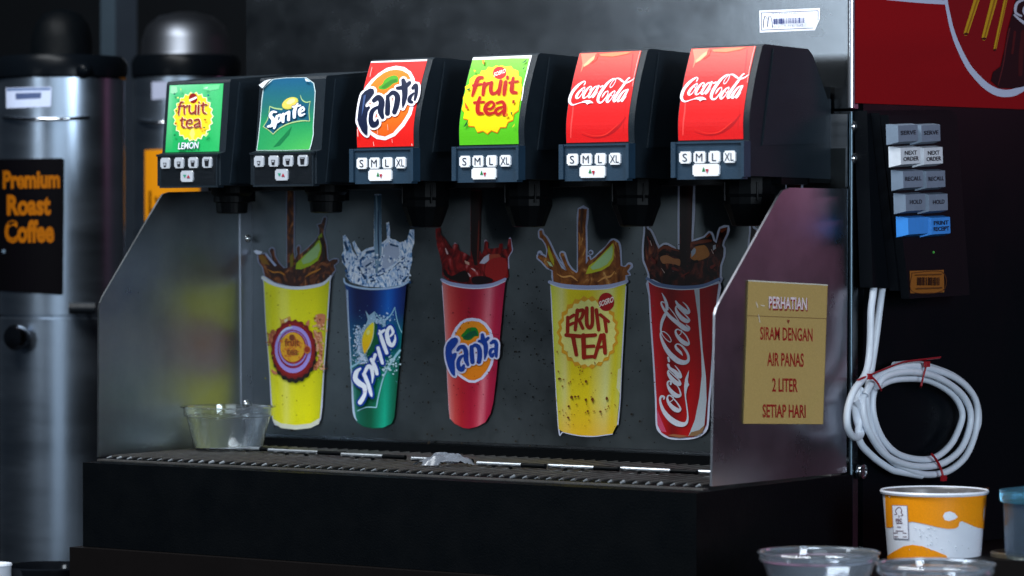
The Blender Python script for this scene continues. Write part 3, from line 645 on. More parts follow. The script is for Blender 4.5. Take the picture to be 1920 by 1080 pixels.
A.poly([(225,40),(260,80),(310,60),(390,20),(410,80),(380,140),(250,160)], (196,150,70)); A.poly([(300,80),(350,60),(360,100),(310,120)], (220,210,180))
for q in ([(800,0),(940,0),(920,170),(860,200),(800,110)],[(760,240),(830,280),(880,260),(900,400),(850,420),(780,360)],[(820,430),(900,480),(890,720),(800,860),(750,830),(830,700),(850,560)],[(70,300),(180,250),(140,460),(70,430)],[(100,850),(200,900),(190,930),(130,915)],[(640,140),(695,80),(690,180)]): A.poly(q, (200,124,84), smooth=3)
A.specks(70, lambda r: (r.gauss(850,50), r.uniform(0,860)), (226,170,130), 8, 22, 3); A.specks(30, lambda r: (r.gauss(850,60), r.uniform(0,900)), (140,70,40), 6, 16, 4); A.specks(30, lambda r: (r.gauss(110,40), r.uniform(240,480)), (160,90,60), 6, 16, 5)
A.ell(470,600,345,455,(30,22,14),n=126,wave=.03,wn=21); A.ell(460,540,345,455,(116,22,22),n=126,wave=.028,wn=21); A.ell(458,542,320,420,(140,24,26))
A.ell(455,540,285,368,(164,146,222)); A.ell(455,535,238,300,(140,22,56)); A.ell(455,525,222,272,(150,140,214)); A.ell(458,515,206,250,(150,24,50)); A.ell(450,505,190,232,(222,164,40)); A.specks(60, lambda r: (r.gauss(450,80), r.gauss(505,100)), (206,120,40), 8, 26, 8)
A.ell(445,355,44,50,(120,58,28)); A.text('fruit', (330,480), (560,480), 105, (140,70,30), .03); A.text('tea', (365,622), (540,622), 110, (150,84,36), .03); A.ell(684,545,56,60,(200,120,56)); A.ell(684,540,42,46,(150,50,24))
A.strokes([[(230,420,6),(270,300,22),(360,220,30),(450,200,20)]], (196,206,240))
A.view(480, 390, s1); A.specks(40, lambda r: (r.uniform(60,330), r.uniform(400,1000)), (160,150,20), 1.5, 4, 11)
cups('a', A, 'yellow cup sticker with dark red bottle-cap badge and brown splash', [PRINT, TEA])
# 2 blue and green cup
A = Sticker(None); A.view(630, 340, 5.4)
D2 = [(70,555),(95,540),(130,590),(155,650),(165,690),(190,730),(225,770),(190,690),(165,620),(190,600),(220,660),(260,715),(310,680),(385,660),(390,130),(460,130),(465,620),(520,580),(510,420),(540,410),(550,500),(550,580),(600,590),(650,620),(720,590),(750,490),(795,485),(795,620),(770,700),(775,800),(750,900),(740,980),(700,1040),(500,1075),(300,1065),(150,1020),(100,960),(105,870),(65,820),(60,740),(80,700)]
A.poly(D2, WH, mi=1)
A.poly([(388,140),(460,140),(465,700),(455,900),(440,930),(400,930),(392,700)], lambda x, y: mix((56,84,104),(130,160,186),(y-200)/500), gy=120)
A.stroke([(410,140,14),(420,400,14),(405,700,12),(410,900,14)], (130,160,180)); A.stroke([(430,300,12),(430,500,16),(440,800,10)], (34,60,90))
A.poly([(480,680),(560,620),(640,660),(650,740),(590,830),(500,900),(470,900)], (172,184,208)); A.poly([(260,830),(330,790),(390,770),(390,930),(330,940),(290,890)], (178,190,212))
A.strokes([[(340,975,18),(480,930,26),(600,850,22),(700,770,10)],[(320,720,30),(385,705,26)],[(560,640,20),(630,660,14)],[(250,800,10),(280,770,20)],[(310,860,20),(380,810,14)],[(95,620,26),(120,690,30)],[(230,870,20),(300,980,24)],[(330,1020,26),(400,1000,14)],[(70,760,16),(90,820,20)],[(120,960,20),(110,880,14)],[(690,1010,24),(730,960,10)],[(700,870,24),(725,880,20)]], (26,66,106))
A.strokes([[(380,970,14),(520,900,22),(620,830,16),(740,700,8)],[(500,620,14),(545,580,18),(640,640,14)],[(270,720,14),(340,690,16),(385,670,10)]], (214,226,244))
A.specks(150, lambda r: (r.uniform(110,760), r.uniform(740,1030)), (228,236,248), 4, 15, 2); A.specks(70, lambda r: (r.uniform(110,760), r.uniform(760,1040)), (40,92,150), 4, 13, 9)
A.view(640, 520, 3.7214)
L1, R1 = ((45,60),(90,950)), ((462,60),(380,970))
body = [(30,40),(45,90),(55,300),(75,650),(90,950),(115,1005),(160,1040),(230,1053),(300,1048),(360,1020),(380,970),(395,800),(430,420),(462,60),(470,40),(400,70),(250,82),(120,72)]
def bg_(x, y):
    t = across(y, L1, R1, x)
    b = ramp(t, [(0,(30,70,130)),(.15,(10,24,74)),(.4,(12,26,84)),(.72,(22,96,190)),(.86,(14,52,130)),(1,(12,30,80))])
    g = ramp(t, [(0,(90,150,140)),(.12,(14,92,74)),(.4,(6,74,48)),(.76,(20,164,132)),(.9,(10,110,84)),(1,(8,84,60))])
    m = mix((20,84,120), (16,110,118), t)
    return mix(mix(b, m, (y-230)/180), g, (y-480)/220)
A.stroke([(47,80,12),(58,300,10),(78,650,10),(93,940,8)], WH); A.poly(body, bg_, gx=24, gy=50)
A.stroke([(52,90,7),(60,300,6),(80,650,8),(95,930,14),(118,1000,4)], (176,196,220))
A.stroke([(28,8,10),(40,42,12),(120,70,13),(250,82,13),(400,66,13),(470,34,12),(476,8,8)], (170,196,226), k=8)
A.view(660, 570, 8.309)
SL = (150,200,216)
A.strokes([[(690,50,10),(640,150,16),(560,230,20),(470,238,18),(375,120,8)],[(690,50,8),(720,230,12),(752,340,12),(795,440,16)],[(400,1612,18),(440,1412,18),(500,1182,20),(560,1032,28),(650,882,34),(770,722,34)],[(400,1612,16),(250,1607,14),(110,1662,14)],[(5,985,30),(80,942,30),(165,880,26)]], SL)
A.poly([(235,100),(290,180),(372,115),(400,220),(540,270),(560,380),(470,300),(300,330),(200,480),(190,620),(240,780),(290,900),(210,880),(150,800),(90,760),(130,640),(90,560),(120,440),(190,380),(250,300),(270,240)], (150,184,206))
for a in (1, 2, 3): A.specks(110, lambda r: (r.gauss(165,60), r.uniform(330,930)), ((214,226,240),(120,160,196),(200,214,236))[a-1], 5, 17, a)
A.specks(70, lambda r: (r.gauss(600,90), r.gauss(930,70)), (190,220,230), 6, 20, 6); A.specks(50, lambda r: (r.gauss(480,90), r.gauss(250,40)), (180,206,230), 5, 16, 7); A.specks(80, lambda r: (r.uniform(60,740), r.uniform(20,1250)), (120,170,200), 2.5, 6, 8)
A.poly([(390,275),(440,365),(466,480),(452,600),(400,705),(330,785),(262,808),(320,660),(370,520),(385,400)], (10,84,50), smooth=3); A.poly([(378,278),(388,400),(372,525),(330,645),(268,745),(232,778),(203,680),(193,580),(213,470),(278,360)], (180,206,170), smooth=3)
A.poly([(372,285),(378,400),(360,520),(318,640),(262,738),(236,768),(210,680),(200,580),(220,470),(282,365)], lambda x, y: mix((232,214,40),(236,180,10),(y-350)/350), gy=80, smooth=3); A.ell(296,440,26,44,(226,222,120),rot=.3)
SQ = [[(180,1002,34),(118,1062,70),(102,1160,78),(160,1230,86),(238,1284,76),(252,1382,56),(215,1472,66),(176,1530,70)],[(238,1092,62),(300,1240,60),(345,1395,50),(360,1440,14)],[(240,1082,46),(300,972,60),(355,1002,62),(372,1122,44),(365,1230,10)],[(352,862,54),(410,982,60),(440,1085,50)],[(382,882,40),(412,790,52)],[(455,682,52),(490,802,56),(525,920,46)],[(478,410,26),(520,560,60),(592,760,54)],[(482,458,54),(555,405,36)],[(645,500,26),(690,440,44),(648,352,44),(596,440,60),(620,590,70),(678,642,60),(722,560,38),(722,480,16)]]
BL = (10,56,150)
A.poly([(455,280),(515,400),(580,330),(560,560),(480,560),(440,420)], BL); A.strokes(SQ, BL, grow=58); A.strokes(SQ, (232,236,246))
A.stroke([(235,1365,5),(275,1362,5)], (190,120,150))
cups('b', A, 'blue and green cup sticker with lemon and slanted white lettering', [PRINT, WATER])
# 3 red cup with orange disc
A = Sticker(None); A.view(800, 340, 5.4)
D3 = [(95,480),(145,470),(150,540),(185,570),(230,640),(270,690),(270,650),(290,630),(320,640),(335,700),(400,730),(450,760),(450,90),(560,90),(545,700),(560,740),(585,690),(590,620),(605,600),(628,620),(625,680),(680,680),(735,670),(745,630),(775,630),(775,690),(820,680),(835,580),(860,585),(865,660),(870,700),(830,770),(830,900),(835,960),(800,1020),(650,1050),(450,1055),(250,1020),(165,960),(160,850),(140,750),(110,650),(100,560)]
A.stroke([(100,490,16),(112,590,18),(120,660,14),(150,760,12),(164,860,10)], (190,196,222)); A.stroke([(845,580,24),(860,640,14),(868,700,14),(832,770,12),(834,880,12)], (190,190,220)); A.strokes([[(290,630,22),(285,680,10)],[(600,605,30),(590,680,14)]], (170,150,170))
A.h += .0003; A.poly(D3, WH, mi=1)
A.poly([(452,95),(558,95),(546,700),(520,850),(490,850),(455,700)], lambda x, y: mix((16,6,6),(40,12,10),(x-470)/80), gx=30); A.stroke([(535,400,8),(530,600,16),(520,820,8)], (96,26,16))
A.poly([(540,830),(590,765),(640,735),(680,755),(640,805),(590,835)], (186,180,196)); A.poly([(640,740),(740,735),(760,760),(700,800),(640,810)], (150,60,40)); A.poly([(390,800),(440,820),(440,850),(400,830)], (196,150,130)); A.poly([(640,930),(665,880),(690,850),(660,930)], (200,150,150))
A.strokes([[(200,680,8),(220,730,20)],[(460,880,4),(490,895,14),(505,910,4)],[(430,930,8),(450,960,16)],[(680,850,8),(690,870,14)]], (206,170,170)); A.poly([(640,800),(810,780),(815,960),(700,1010),(600,940)], (150,26,26), smooth=3); A.poly([(190,880),(260,960),(400,900),(440,1010),(300,1010),(190,950)], (20,8,8), smooth=3); A.poly([(480,970),(600,960),(690,1000),(600,1040),(480,1035)], (24,6,10), smooth=3)
A.view(820, 520, 3.7214)
L1, R1 = ((45,40),(95,980)), ((482,40),(398,870))
body = [(42,20),(48,100),(60,300),(75,600),(85,850),(95,980),(130,1020),(190,1050),(230,1055),(290,1040),(345,1010),(380,950),(400,870),(420,700),(445,430),(470,150),(485,20),(400,60),(300,74),(180,66)]
A.stroke([(45,60,10),(62,300,9),(77,600,9),(90,880,8),(100,985,7)], WH); A.poly(body, lambda x, y: ramp(across(y, L1, R1, x), [(0,(196,120,120)),(.1,(190,70,66)),(.28,(164,28,38)),(.5,(158,18,46)),(.62,(176,40,62)),(.76,(208,112,124)),(.88,(168,28,60)),(1,(150,20,56))]), gx=22, gy=250)
A.stroke([(40,16,18),(100,42,24),(200,60,26),(300,64,26),(400,50,24),(484,12,18)], (150,156,190), k=8); A.stroke([(42,28,5),(100,55,6),(200,73,6),(300,77,6),(400,63,6),(486,26,4)], (206,210,230), k=8)
A.view(830, 590, 8.308)
A.poly([(480,48),(600,65),(700,130),(780,240),(815,370),(832,520),(832,650),(800,780),(740,900),(650,1000),(530,1060),(430,1055),(330,1000),(240,930),(160,830),(135,700),(130,560),(135,430),(160,320),(220,200),(300,110),(390,60)], (206,206,232))
A.poly([(480,95),(590,110),(670,165),(740,260),(775,380),(790,520),(788,640),(760,770),(700,880),(620,975),(520,1022),(430,1015),(350,965),(270,900),(220,800),(190,690),(178,560),(180,440),(205,330),(255,230),(320,145),(400,105)], lambda x, y: mix((226,136,26),(218,120,20),(y-100)/900))
A.poly([(310,325),(360,270),(400,222),(470,197),(540,200),(578,260),(580,330),(530,335),(480,375),(430,398),(360,388),(330,350)], (24,118,34), smooth=3); A.poly([(340,345),(440,270),(540,240),(570,320),(520,325),(470,365),(420,385),(370,378)], (14,84,54))
FQ = [[(270,550,50),(305,505,62),(365,505,70),(400,580,74),(400,690,76),(430,780,46)],[(385,622,24),(312,665,56),(278,745,62),(292,830,74),(340,845,80),(365,790,44)],[(486,500,60),(490,620,72),(500,735,70)],[(480,520,40),(540,472,56),(600,515,74),(615,620,76),(602,730,72)],[(655,312,54),(668,400,78),(706,480,76),(705,600,60),(690,692,18)],[(600,410,42),(680,408,60),(748,362,46)],[(790,440,46),(840,412,60),(872,455,60),(868,560,62),(872,650,40)],[(850,522,26),(792,545,48),(776,602,54),(808,642,58),(828,602,30)]]
FG = [(80,500),(110,430),(170,370),(230,350),(270,370),(275,420),(240,480),(190,540),(175,570),(185,610),(220,590),(255,600),(250,650),(222,720),(225,800),(228,940),(210,955),(170,920),(120,820),(85,700),(75,600)]
A.stroke([(x, y, 52) for x, y in FG], (206,206,232), closed=True, cap=False, h=A.up()); A.h += .0005
A.strokes(FQ, (206,206,232), grow=50); A.poly(FG, (20,56,140)); A.strokes(FQ, (20,56,140))
A.stroke([(690,265,4),(760,275,5),(830,300,4),(910,305,3)], (50,20,24))
A.view(820, 520, 3.7214); A.specks(46, lambda r: (r.uniform(110,420), r.uniform(120,960)), (104,20,30), 2, 6, 5)
cups('c', A, 'red cup sticker with orange disc, green leaf and blue lettering', [PRINT, REDL])
# 4 yellow cup with red capitals
A = Sticker(None); A.view(990, 380, 6.752)
D4 = [(150,360),(180,345),(195,400),(235,440),(270,500),(300,560),(340,650),(380,720),(430,780),(500,860),(455,750),(415,660),(430,630),(460,640),(480,700),(510,780),(560,850),(620,890),(640,870),(640,500),(640,300),(650,80),(755,80),(735,300),(740,500),(740,780),(770,730),(760,690),(780,680),(800,730),(860,690),(920,630),(1000,560),(1050,490),(1090,470),(1150,510),(1170,600),(1180,800),(1240,815),(1280,780),(1310,790),(1290,830),(1260,870),(1290,910),(1240,920),(1240,1010),(1100,1050),(900,1065),(700,1065),(500,1055),(330,1010),(320,860),(250,820),(180,740),(130,700),(140,650),(200,670),(240,700),(255,600),(230,520),(190,460),(155,440)]
A.stroke([(x, y, 40) for x, y in D4], (170,178,206), closed=True, cap=False, k=2); A.ell(800,630,32,34,(170,178,206)); A.ell(155,640,34,34,(170,178,206)); A.ell(1290,800,46,46,(176,182,208)); A.h += .0004
A.poly(D4, WH, mi=1); A.ell(800,632,18,18,(92,80,90)); A.ell(155,655,16,16,(80,86,110))
A.poly([(1085,510),(1100,600),(1090,720),(1040,800),(940,860),(820,890),(740,905),(780,800),(860,740),(940,660),(1020,580)], (190,190,40)); A.poly([(1075,540),(1085,620),(1070,700),(1010,780),(920,830),(830,850),(800,820),(870,750),(950,670),(1030,590)], (168,204,140)); A.poly([(270,540),(300,620),(340,720),(340,800),(290,720),(260,620)], (176,160,30)); A.poly([(250,740),(300,760),(330,810),(290,800)], (180,200,150)); A.poly([(360,680),(430,780),(500,860),(440,830)], (176,184,206))
A.stroke([(840,745,6),(930,660,22),(1040,530,26),(1080,490,10)], (110,56,22)); A.stroke([(1110,520,10),(1140,640,40),(1150,800,50)], (120,60,24)); A.stroke([(655,380,10),(670,460,18),(660,600,10)], (190,120,60)); A.stroke([(700,90,40),(690,240,30),(700,380,16)], (70,34,16))
A.strokes([[(380,900,6),(460,940,20),(560,930,22),(640,990,8)],[(900,1000,8),(980,950,26),(1060,930,24),(1110,870,8)],[(560,930,8),(620,970,20)]], (216,150,80))
A.view(1030, 520, 3.481)
L1, R1 = ((20,50),(70,990)), ((508,50),(440,1000))
body = [(16,40),(25,150),(40,500),(55,750),(70,990),(100,1010),(200,1030),(300,1035),(420,1020),(450,960),(465,800),(475,580),(495,250),(508,40),(420,68),(250,80),(100,70)]
A.stroke([(18,60,9),(40,500,8),(70,990,8),(100,1010,7),(200,1032,7),(300,1037,7),(420,1022,6)], WH); A.stroke([(455,960,8),(470,800,7),(480,580,7),(508,60,8)], WH)
A.poly(body, lambda x, y: mix(ramp(across(y, L1, R1, x), [(0,(206,206,60)),(.14,(222,214,130)),(.24,(226,204,30)),(.5,(226,202,20)),(.62,(222,206,80)),(.8,(214,214,140)),(.92,(214,200,30)),(1,(206,206,90))]), (222,160,40), (y-780)/420), gx=22, gy=160)
A.poly([(458,600),(478,590),(470,760),(448,720)], (214,214,160))
A.stroke([(10,30,20),(100,55,26),(250,66,28),(400,58,26),(516,26,20)], (160,168,202), k=8); A.stroke([(14,42,4),(100,69,5),(250,80,5),(400,72,5),(512,38,4)], (206,210,230), k=8)
A.star(262,360,205,242,(222,160,36),22,.92); A.star(264,362,184,220,(232,226,130),24,.93)
A.ell(382,160,52,60,(164,22,24)); A.text('SOSRO', (334,194), (430,158), 34, (240,226,220), .03, .15)
A.strokes([[(132,262,24),(130,355,24)],[(135,270,24),(172,246,22)],[(140,312,20),(168,298,20)],[(195,215,26),(180,342,22)],[(195,222,24),(232,215,24),(222,262,22),(196,282,18)],[(206,280,22),(230,332,22)],[(256,200,24),(256,300,26),(275,328,26),(292,300,24),(292,200,24)],[(318,212,24),(334,342,24)],[(345,244,22),(398,288,20)],[(374,272,24),(384,354,20)],
 [(122,376,26),(212,384,26)],[(165,382,28),(188,505,24)],[(234,378,30),(238,522,30)],[(238,382,26),(312,376,24)],[(238,452,22),(302,448,22)],[(238,520,26),(302,516,22)],[(350,378,26),(308,522,22)],[(366,376,28),(376,492,26)],[(330,458,18),(374,448,18)]], (158,36,16))
A.specks(60, lambda r: (r.uniform(50,460), r.triangular(400,1000,900)), (150,96,20), 2, 6, 5); A.specks(12, lambda r: (r.uniform(70,420), r.triangular(560,960,860)), (110,60,20), 6, 11, 6)
A.poly([(305,545),(316,560),(312,572)], (120,50,20))
cups('d', A, 'yellow cup sticker with red capitals on a pale scalloped badge', [PRINT, AMBER])
# 5 red cup with tall white script; a second print of it reaches behind the right panel
A = Sticker(None); A.view(1190, 340, 5.4)
D5 = [(112,420),(130,480),(160,500),(190,560),(245,685),(262,668),(300,642),(340,645),(400,680),(458,690),(460,45),(595,45),(578,560),(580,610),(640,595),(710,570),(760,520),(785,545),(800,600),(832,625),(850,560),(872,480),(945,462),(935,530),(900,600),(890,650),(905,680),(900,760),(870,850),(865,960),(870,1010),(700,1060),(500,1068),(300,1048),(160,1000),(150,930),(120,850),(100,800),(95,700),(100,600),(110,520)]
A.stroke([(x, y, 40) for x, y in D5], WH, closed=True, cap=False, k=2); A.h += .0004
A.poly(D5, WH, mi=1)
A.poly([(470,50),(585,50),(572,560),(560,850),(470,850)], lambda x, y: mix((24,8,8),(60,20,14),(x-520)/80), gx=40)
A.poly([(262,770),(330,748),(400,780),(462,790),(462,855),(420,842),(340,830),(290,832)], (176,112,66), smooth=3); A.poly([(570,770),(590,690),(640,655),(710,645),(750,690),(762,750),(700,790),(620,802)], (178,112,50), smooth=3); A.poly([(578,710),(610,672),(628,690),(620,730),(582,770)], (166,176,190)); A.poly([(800,650),(826,640),(830,680),(800,700)], (186,190,200))
A.strokes([[(255,705,20),(300,668,30),(380,680,26),(455,705,10)],[(600,630,16),(690,610,36),(780,600,24)],[(740,560,24),(770,535,20)],[(890,500,36),(930,480,20)]], (120,52,28)); A.strokes([[(250,740,10),(330,715,24),(400,745,22),(455,760,20)],[(620,650,8),(700,640,12)],[(640,810,30),(560,830,20)]], (22,8,8))
A.strokes([[(140,560,10),(170,640,20)],[(180,780,24),(215,820,30)],[(400,880,30),(450,900,20)],[(790,870,34),(820,850,20)],[(490,960,14),(560,920,8)]], (112,34,24)); A.strokes([[(170,600,6),(185,650,8)],[(285,880,3),(315,925,8)],[(790,690,5),(810,730,8)]], (206,180,170))
A.view(1200, 520, 3.481)
L1, R1 = ((75,40),(135,1000)), ((528,40),(440,980))
body = [(66,20),(78,120),(85,250),(105,540),(120,800),(125,960),(150,1010),(200,1040),(270,1047),(360,1040),(420,1010),(445,960),(455,800),(468,670),(495,300),(510,150),(525,40),(440,66),(320,80),(180,66)]
A.stroke([(x, y, 26) for x, y in body], WH, closed=True, cap=False, k=3); A.h += .0005
A.poly(body, lambda x, y: ramp(across(y, L1, R1, x), [(0,(186,26,40)),(.14,(170,16,18)),(.3,(120,8,14)),(.45,(158,14,16)),(.6,(176,16,18)),(.85,(140,10,20)),(1,(104,10,20))]), gx=22, gy=250)
A.poly([(120,850),(140,900),(185,1010),(150,1005),(128,960)], (196,72,104))
A.poly([(366,75),(400,72),(405,250),(422,480),(443,650),(447,800),(432,970),(402,1030),(328,1036),(370,930),(400,780),(415,640),(412,500),(390,250)], lambda x, y: mix((196,202,210),(170,180,190),(y-500)/300), gy=90)
A.poly([(330,1036),(345,1010),(400,995),(436,960),(420,1012),(380,1034)], (130,100,70)); A.poly([(190,1030),(230,1022),(300,1030),(330,1036),(270,1046)], (150,90,60))
A.stroke([(60,8,20),(120,42,22),(220,62,24),(320,66,24),(430,54,24),(532,10,18)], (100,120,160), k=8); A.stroke([(64,22,5),(120,56,6),(220,75,6),(320,79,6),(430,66,6),(528,26,4)], (210,216,232), k=8)
def TA(s): return [((x/7.7125+30)*3.481, (y/7.7125+20)*3.481, w_/7.7125*3.481) for x, y, w_ in s]
def TB(s): return [((x/7.2+30)*3.481, (y/7.2+140)*3.481, (q[0] if (q := s_[2:]) else 10)/7.2*3.481) for s_ in s for x, y in [s_[:2]]]
SA = [[(415,975,8),(385,930,36),(335,880,42),(312,835,26),(342,808,18),(400,832,24),(460,900,34),(495,970,36),(498,1040,42),(450,1075,62),(360,1058,76),(260,980,74),(180,880,60),(125,770,42),(98,680,26),(106,638,18),(150,632,12),(212,682,12),(250,748,12),(238,780,12),(188,750,12),(130,682,12),(105,620,22),(106,560,32),(122,480,42),(155,402,46),(172,372,40)],
 [(190,305,44),(185,240,44),(160,160,34),(132,102,16),(112,68,3)],[(150,215,12),(130,200,18),(108,206,22),(116,250,28),(170,340,40),(250,430,50),(350,510,62),(430,570,72),(490,598,58),(510,570,28),(470,532,14)],[(215,275,8),(290,370,13),(362,482,13)],
 [(390,620,12),(345,596,18),(314,622,26),(336,690,42),(410,770,62),(478,808,58),(508,790,28),(480,710,18),(430,648,15),(380,605,13)],[(402,608,12),(390,660,12),(355,686,12)],
 [(330,262,15),(316,290,26),(342,360,46),(410,440,62),(480,478,58),(512,460,28),(470,402,18),(390,322,15),(325,258,15)],[(318,190,22),(345,236,40),(420,302,52),(480,350,60),(512,338,32),(490,280,24),(460,240,16),(420,202,8)]]
SBB = [[(135,632,20),(140,606,25),(105,596,28),(86,626,28),(92,690,32),(130,790,50),(210,890,70),(310,958,76),(400,975,60),(448,938,34),(458,850,20),(444,720,17),(430,620,18),(426,560,22)],[(250,592,13),(202,585,18),(182,625,26),(205,690,42),(270,760,62),(330,785,58),(358,760,26),(320,690,18),(265,625,15),(225,586,13)],[(265,605,12),(255,645,12),(215,675,12)],
 [(228,430,28),(230,398,22),(196,396,22),(186,440,26),(220,510,46),(290,580,62),(345,588,44),(362,560,24),(340,490,16),(305,440,10)],[(202,250,18),(190,268,26),(212,320,46),(272,390,62),(330,428,58),(358,428,32),(340,376,18),(270,310,14),(200,244,14)],[(195,172,34),(215,215,36),(280,262,52),(340,320,62),(362,328,42),(350,270,24),(320,222,14),(285,182,8)],[(194,75,28),(206,122,28)]]
A.strokes([TA(s) for s in SA]+[TB(s) for s in SBB], (204,208,220))
A.poly([p[:2] for p in TB([(415,560),(411,460),(424,360),(455,290),(478,240),(472,310),(462,370),(467,415),(482,440),(460,470),(446,520),(440,565)])], (204,208,220))
A.specks(10, lambda r: (r.uniform(80,130), r.uniform(60,900)), (120,80,60), 2, 5, 5)
o = cups('e', A, 'red cup sticker with tall white script and a white stripe', [PRINT, COLA])
o2 = o.copy(); C.objects.link(o2); o2.location.x += (U(1402,450,1,B).x-U(1204,450,1,B).x); o2['label'] = 'red cup sticker mostly hidden behind the right side panel'
# dried drink on the splash back
A = Art(onplane(1, B-.0016, (0,-1,0))); A.h = .00012
A.specks(420, lambda r: (r.uniform(620,1330), r.triangular(380,850,640)), (14,14,16), .5, 1.5, 21)
A.specks(60, lambda r: (r.uniform(940,1060), r.uniform(500,760)), (10,10,12), .6, 1.9, 22)
A.specks(160, lambda r: (r.uniform(500,1330), r.uniform(370,840)), (96,104,112), .4, 1.0, 23)
A.specks(120, lambda r: (r.uniform(490,1330), r.triangular(600,845,830)), (40,34,26), .6, 2.2, 25)
r = random.Random(9)
A.h += .0001
for k in range(34):
    x = 520+k*24; y = 834+(x-500)*.043; A.poly([(x-20,y+2),(x-14,y-r.uniform(4,14)),(x,y-r.uniform(6,17)),(x+14,y-r.uniform(4,14)),(x+20,y+2)], (20,22,22), h=A.h+k*2e-6)
child(A.build('dried_drips', None, [PRINTM]), disp)['kind'] = 'stuff'

# ================================================================== NOTICE PLATE ON THE RIGHT PANEL
XN = 1.0*S
A = Art(onplane(0, XN+.0012, (1,0,0), 1330, 340, 2.159))
N4 = [(157,402),(476,420),(457,983),(137,981)]
A.poly(N4, (184,154,92)); A.stroke([(157,402,5),(476,420,5)], (210,205,190)); A.stroke([(155,544,3),(472,556,3)], (120,90,50))
for s, a, b, h_ in (('SIRAM DENGAN',(204,640),(416,647),50),('AIR PANAS',(232,746),(380,750),52),('2 LITER',(252,850),(355,852),52),('SETIAP HARI',(213,954),(387,956),50)): A.text(s, a, b, h_, (150,26,20), .018)
A.text('PERHATIAN', (240,520), (394,526), 46, (150,30,34), .02); A.text('PERHATIAN', (237,513), (391,519), 46, (232,214,216), .02)
for p in ([(185,490,3),(192,510,3)],[(205,502,3),(218,504,4)],[(195,540,2),(200,570,3)]): A.stroke(p, (226,216,200))
A.poly([(310,560),(322,562),(315,576)], (140,60,40))
n_ = A.build('notice_plate', None, [PRINTM])
bm = bmesh.new(); bm.from_mesh(n_.data); prism(bm, [U(1330+x/2.159, 340+y/2.159, 0, XN+.0002) for x, y in N4], (.0012,0,0), 1); bm.to_mesh(n_.data); bm.free(); n_.data.materials.append(mat('brass_plate', (.46,.34,.12), .35, .6))
tag(n_, 'tan notice plate with red capitals reading PERHATIAN on the steel right panel', 'notice')

# ================================================================== KEYPAD
XK = 1.050*S
kp = empty('keypad', U(1700, 560, 0, XK), 'black keypad with ten grey, white and blue keys hung on the black cabinet side', 'keypad')
def kpart(bm, name, m, **k): return child(finish(bm, name, m, **k), kp)
def slab(px, x0, x1): bm = bmesh.new(); prism(bm, [U(x, y, 0, x0) for x, y in px], (x1-x0, 0, 0)); return bm
kpart(slab([(1601,208),(1760,206),(1786,545),(1612,539)], XS+.0005, XS+.016), 'back_shell', KPB, bevel=.003)
kpart(slab([(1632,212),(1774,210),(1797,548),(1668,545)], XS+.0165, XS+.027), 'middle_shell', KPB, bevel=.003)
kpart(slab([(1650,216),(1779,214),(1803,553),(1690,560)], XS+.0275, XK), 'front_cover', KPB, bevel=.003)
rows = [(232,'SERVE',KGREY),(274,'NEXT|ORDER',KWHITE),(318,'RECALL',KGREY),(361.5,'HOLD',KGREY),(405,'|PRINT|RECEIPT',KBLUE)]
for i, (y, s, m) in enumerate(rows):
    for j in (0, 1):
        x = 1661+4.7*i+j*44; w_ = 46 if j == 0 else 44; h = 40
        base = [(x,y+1),(x+w_,y-1),(x+w_+1,y+h-3),(x+1,y+h)]
        cx = sum(p[0] for p in base)/4; cy = sum(p[1] for p in base)/4
        bp = [U(a, b, 0, XK+.0004) for a, b in base]
        ct = sum(bp, Vector())/4; tp = [ct+(p-ct)*.80+Vector((.0112,0,.0006)) for p in bp]
        bm = bmesh.new(); a_ = [bm.verts.new(p) for p in bp]; b_ = [bm.verts.new(p) for p in tp]
        bm.faces.new(a_); bm.faces.new(b_[::-1])
        for k in range(4): bm.faces.new((a_[k], b_[k], b_[(k+1)%4], a_[(k+1)%4]))
        key = kpart(bm, 'key', m, bevel=.0011)
        if i == 4: lines = [] if j == 0 else ['PRINT','RECEIPT']
        else: lines = s.split('|')
        if lines:
            u_ = (tp[1]-tp[0]); v_ = (tp[3]-tp[0]); nn = Vector((1,0,0)); t0 = tp[0].copy()
            A = Art(lambda a, b, h, t0=t0, u_=u_, v_=v_: t0+u_*a+v_*b+nn*(h+.0002))
            for q, l in enumerate(lines):
                wd = min(.82, .155*len(l)); yb = .58 if len(lines) == 1 else .44+.36*q
                A.text(l, (.5-wd/2, yb), (.5+wd/2, yb), .24, (14,22,34), .015)
            o = A.build('legend', None, [PRINTM]); o.parent = key; o.location = -par_world(key)
A = Art(onplane(0, XK, (1,0,0)))
A.poly([(1705,508),(1769,506),(1770,548),(1706,550)], (140,84,26)); A.strokes([[(1709,512,1.5),(1766,510,1.5),(1767,545,1.5),(1710,547,1.5),(1709,512,1.5)]], (80,44,12))
r = random.Random(2); x = 1718
while x < 1758: A.poly([(x,520),(x+1.6,520),(x+1.6,535),(x,535)], (44,24,8)); x += r.choice((2.2,3,4))
A.stroke([(1714,515.5,2),(1762,514,2)], (90,52,16)); A.stroke([(1716,541,2.4),(1762,539.5,2.4)], (84,48,16))
child(A.build('rating_sticker', None, [PRINTM]), kp)
bm = bmesh.new(); p = U(1750, 473, 0, XK); lathe(bm, [(.0001,.0012),(.0012,.001),(.0014,0)], p, 12, 'x')
LED = mat('green_led', (.02,.2,.03), .3); LED.node_tree.nodes['Principled BSDF'].inputs['Emission Color'].default_value = (.2,.9,.15,1); LED.node_tree.nodes['Principled BSDF'].inputs['Emission Strength'].default_value = .12
kpart(bm, 'status_light', LED)

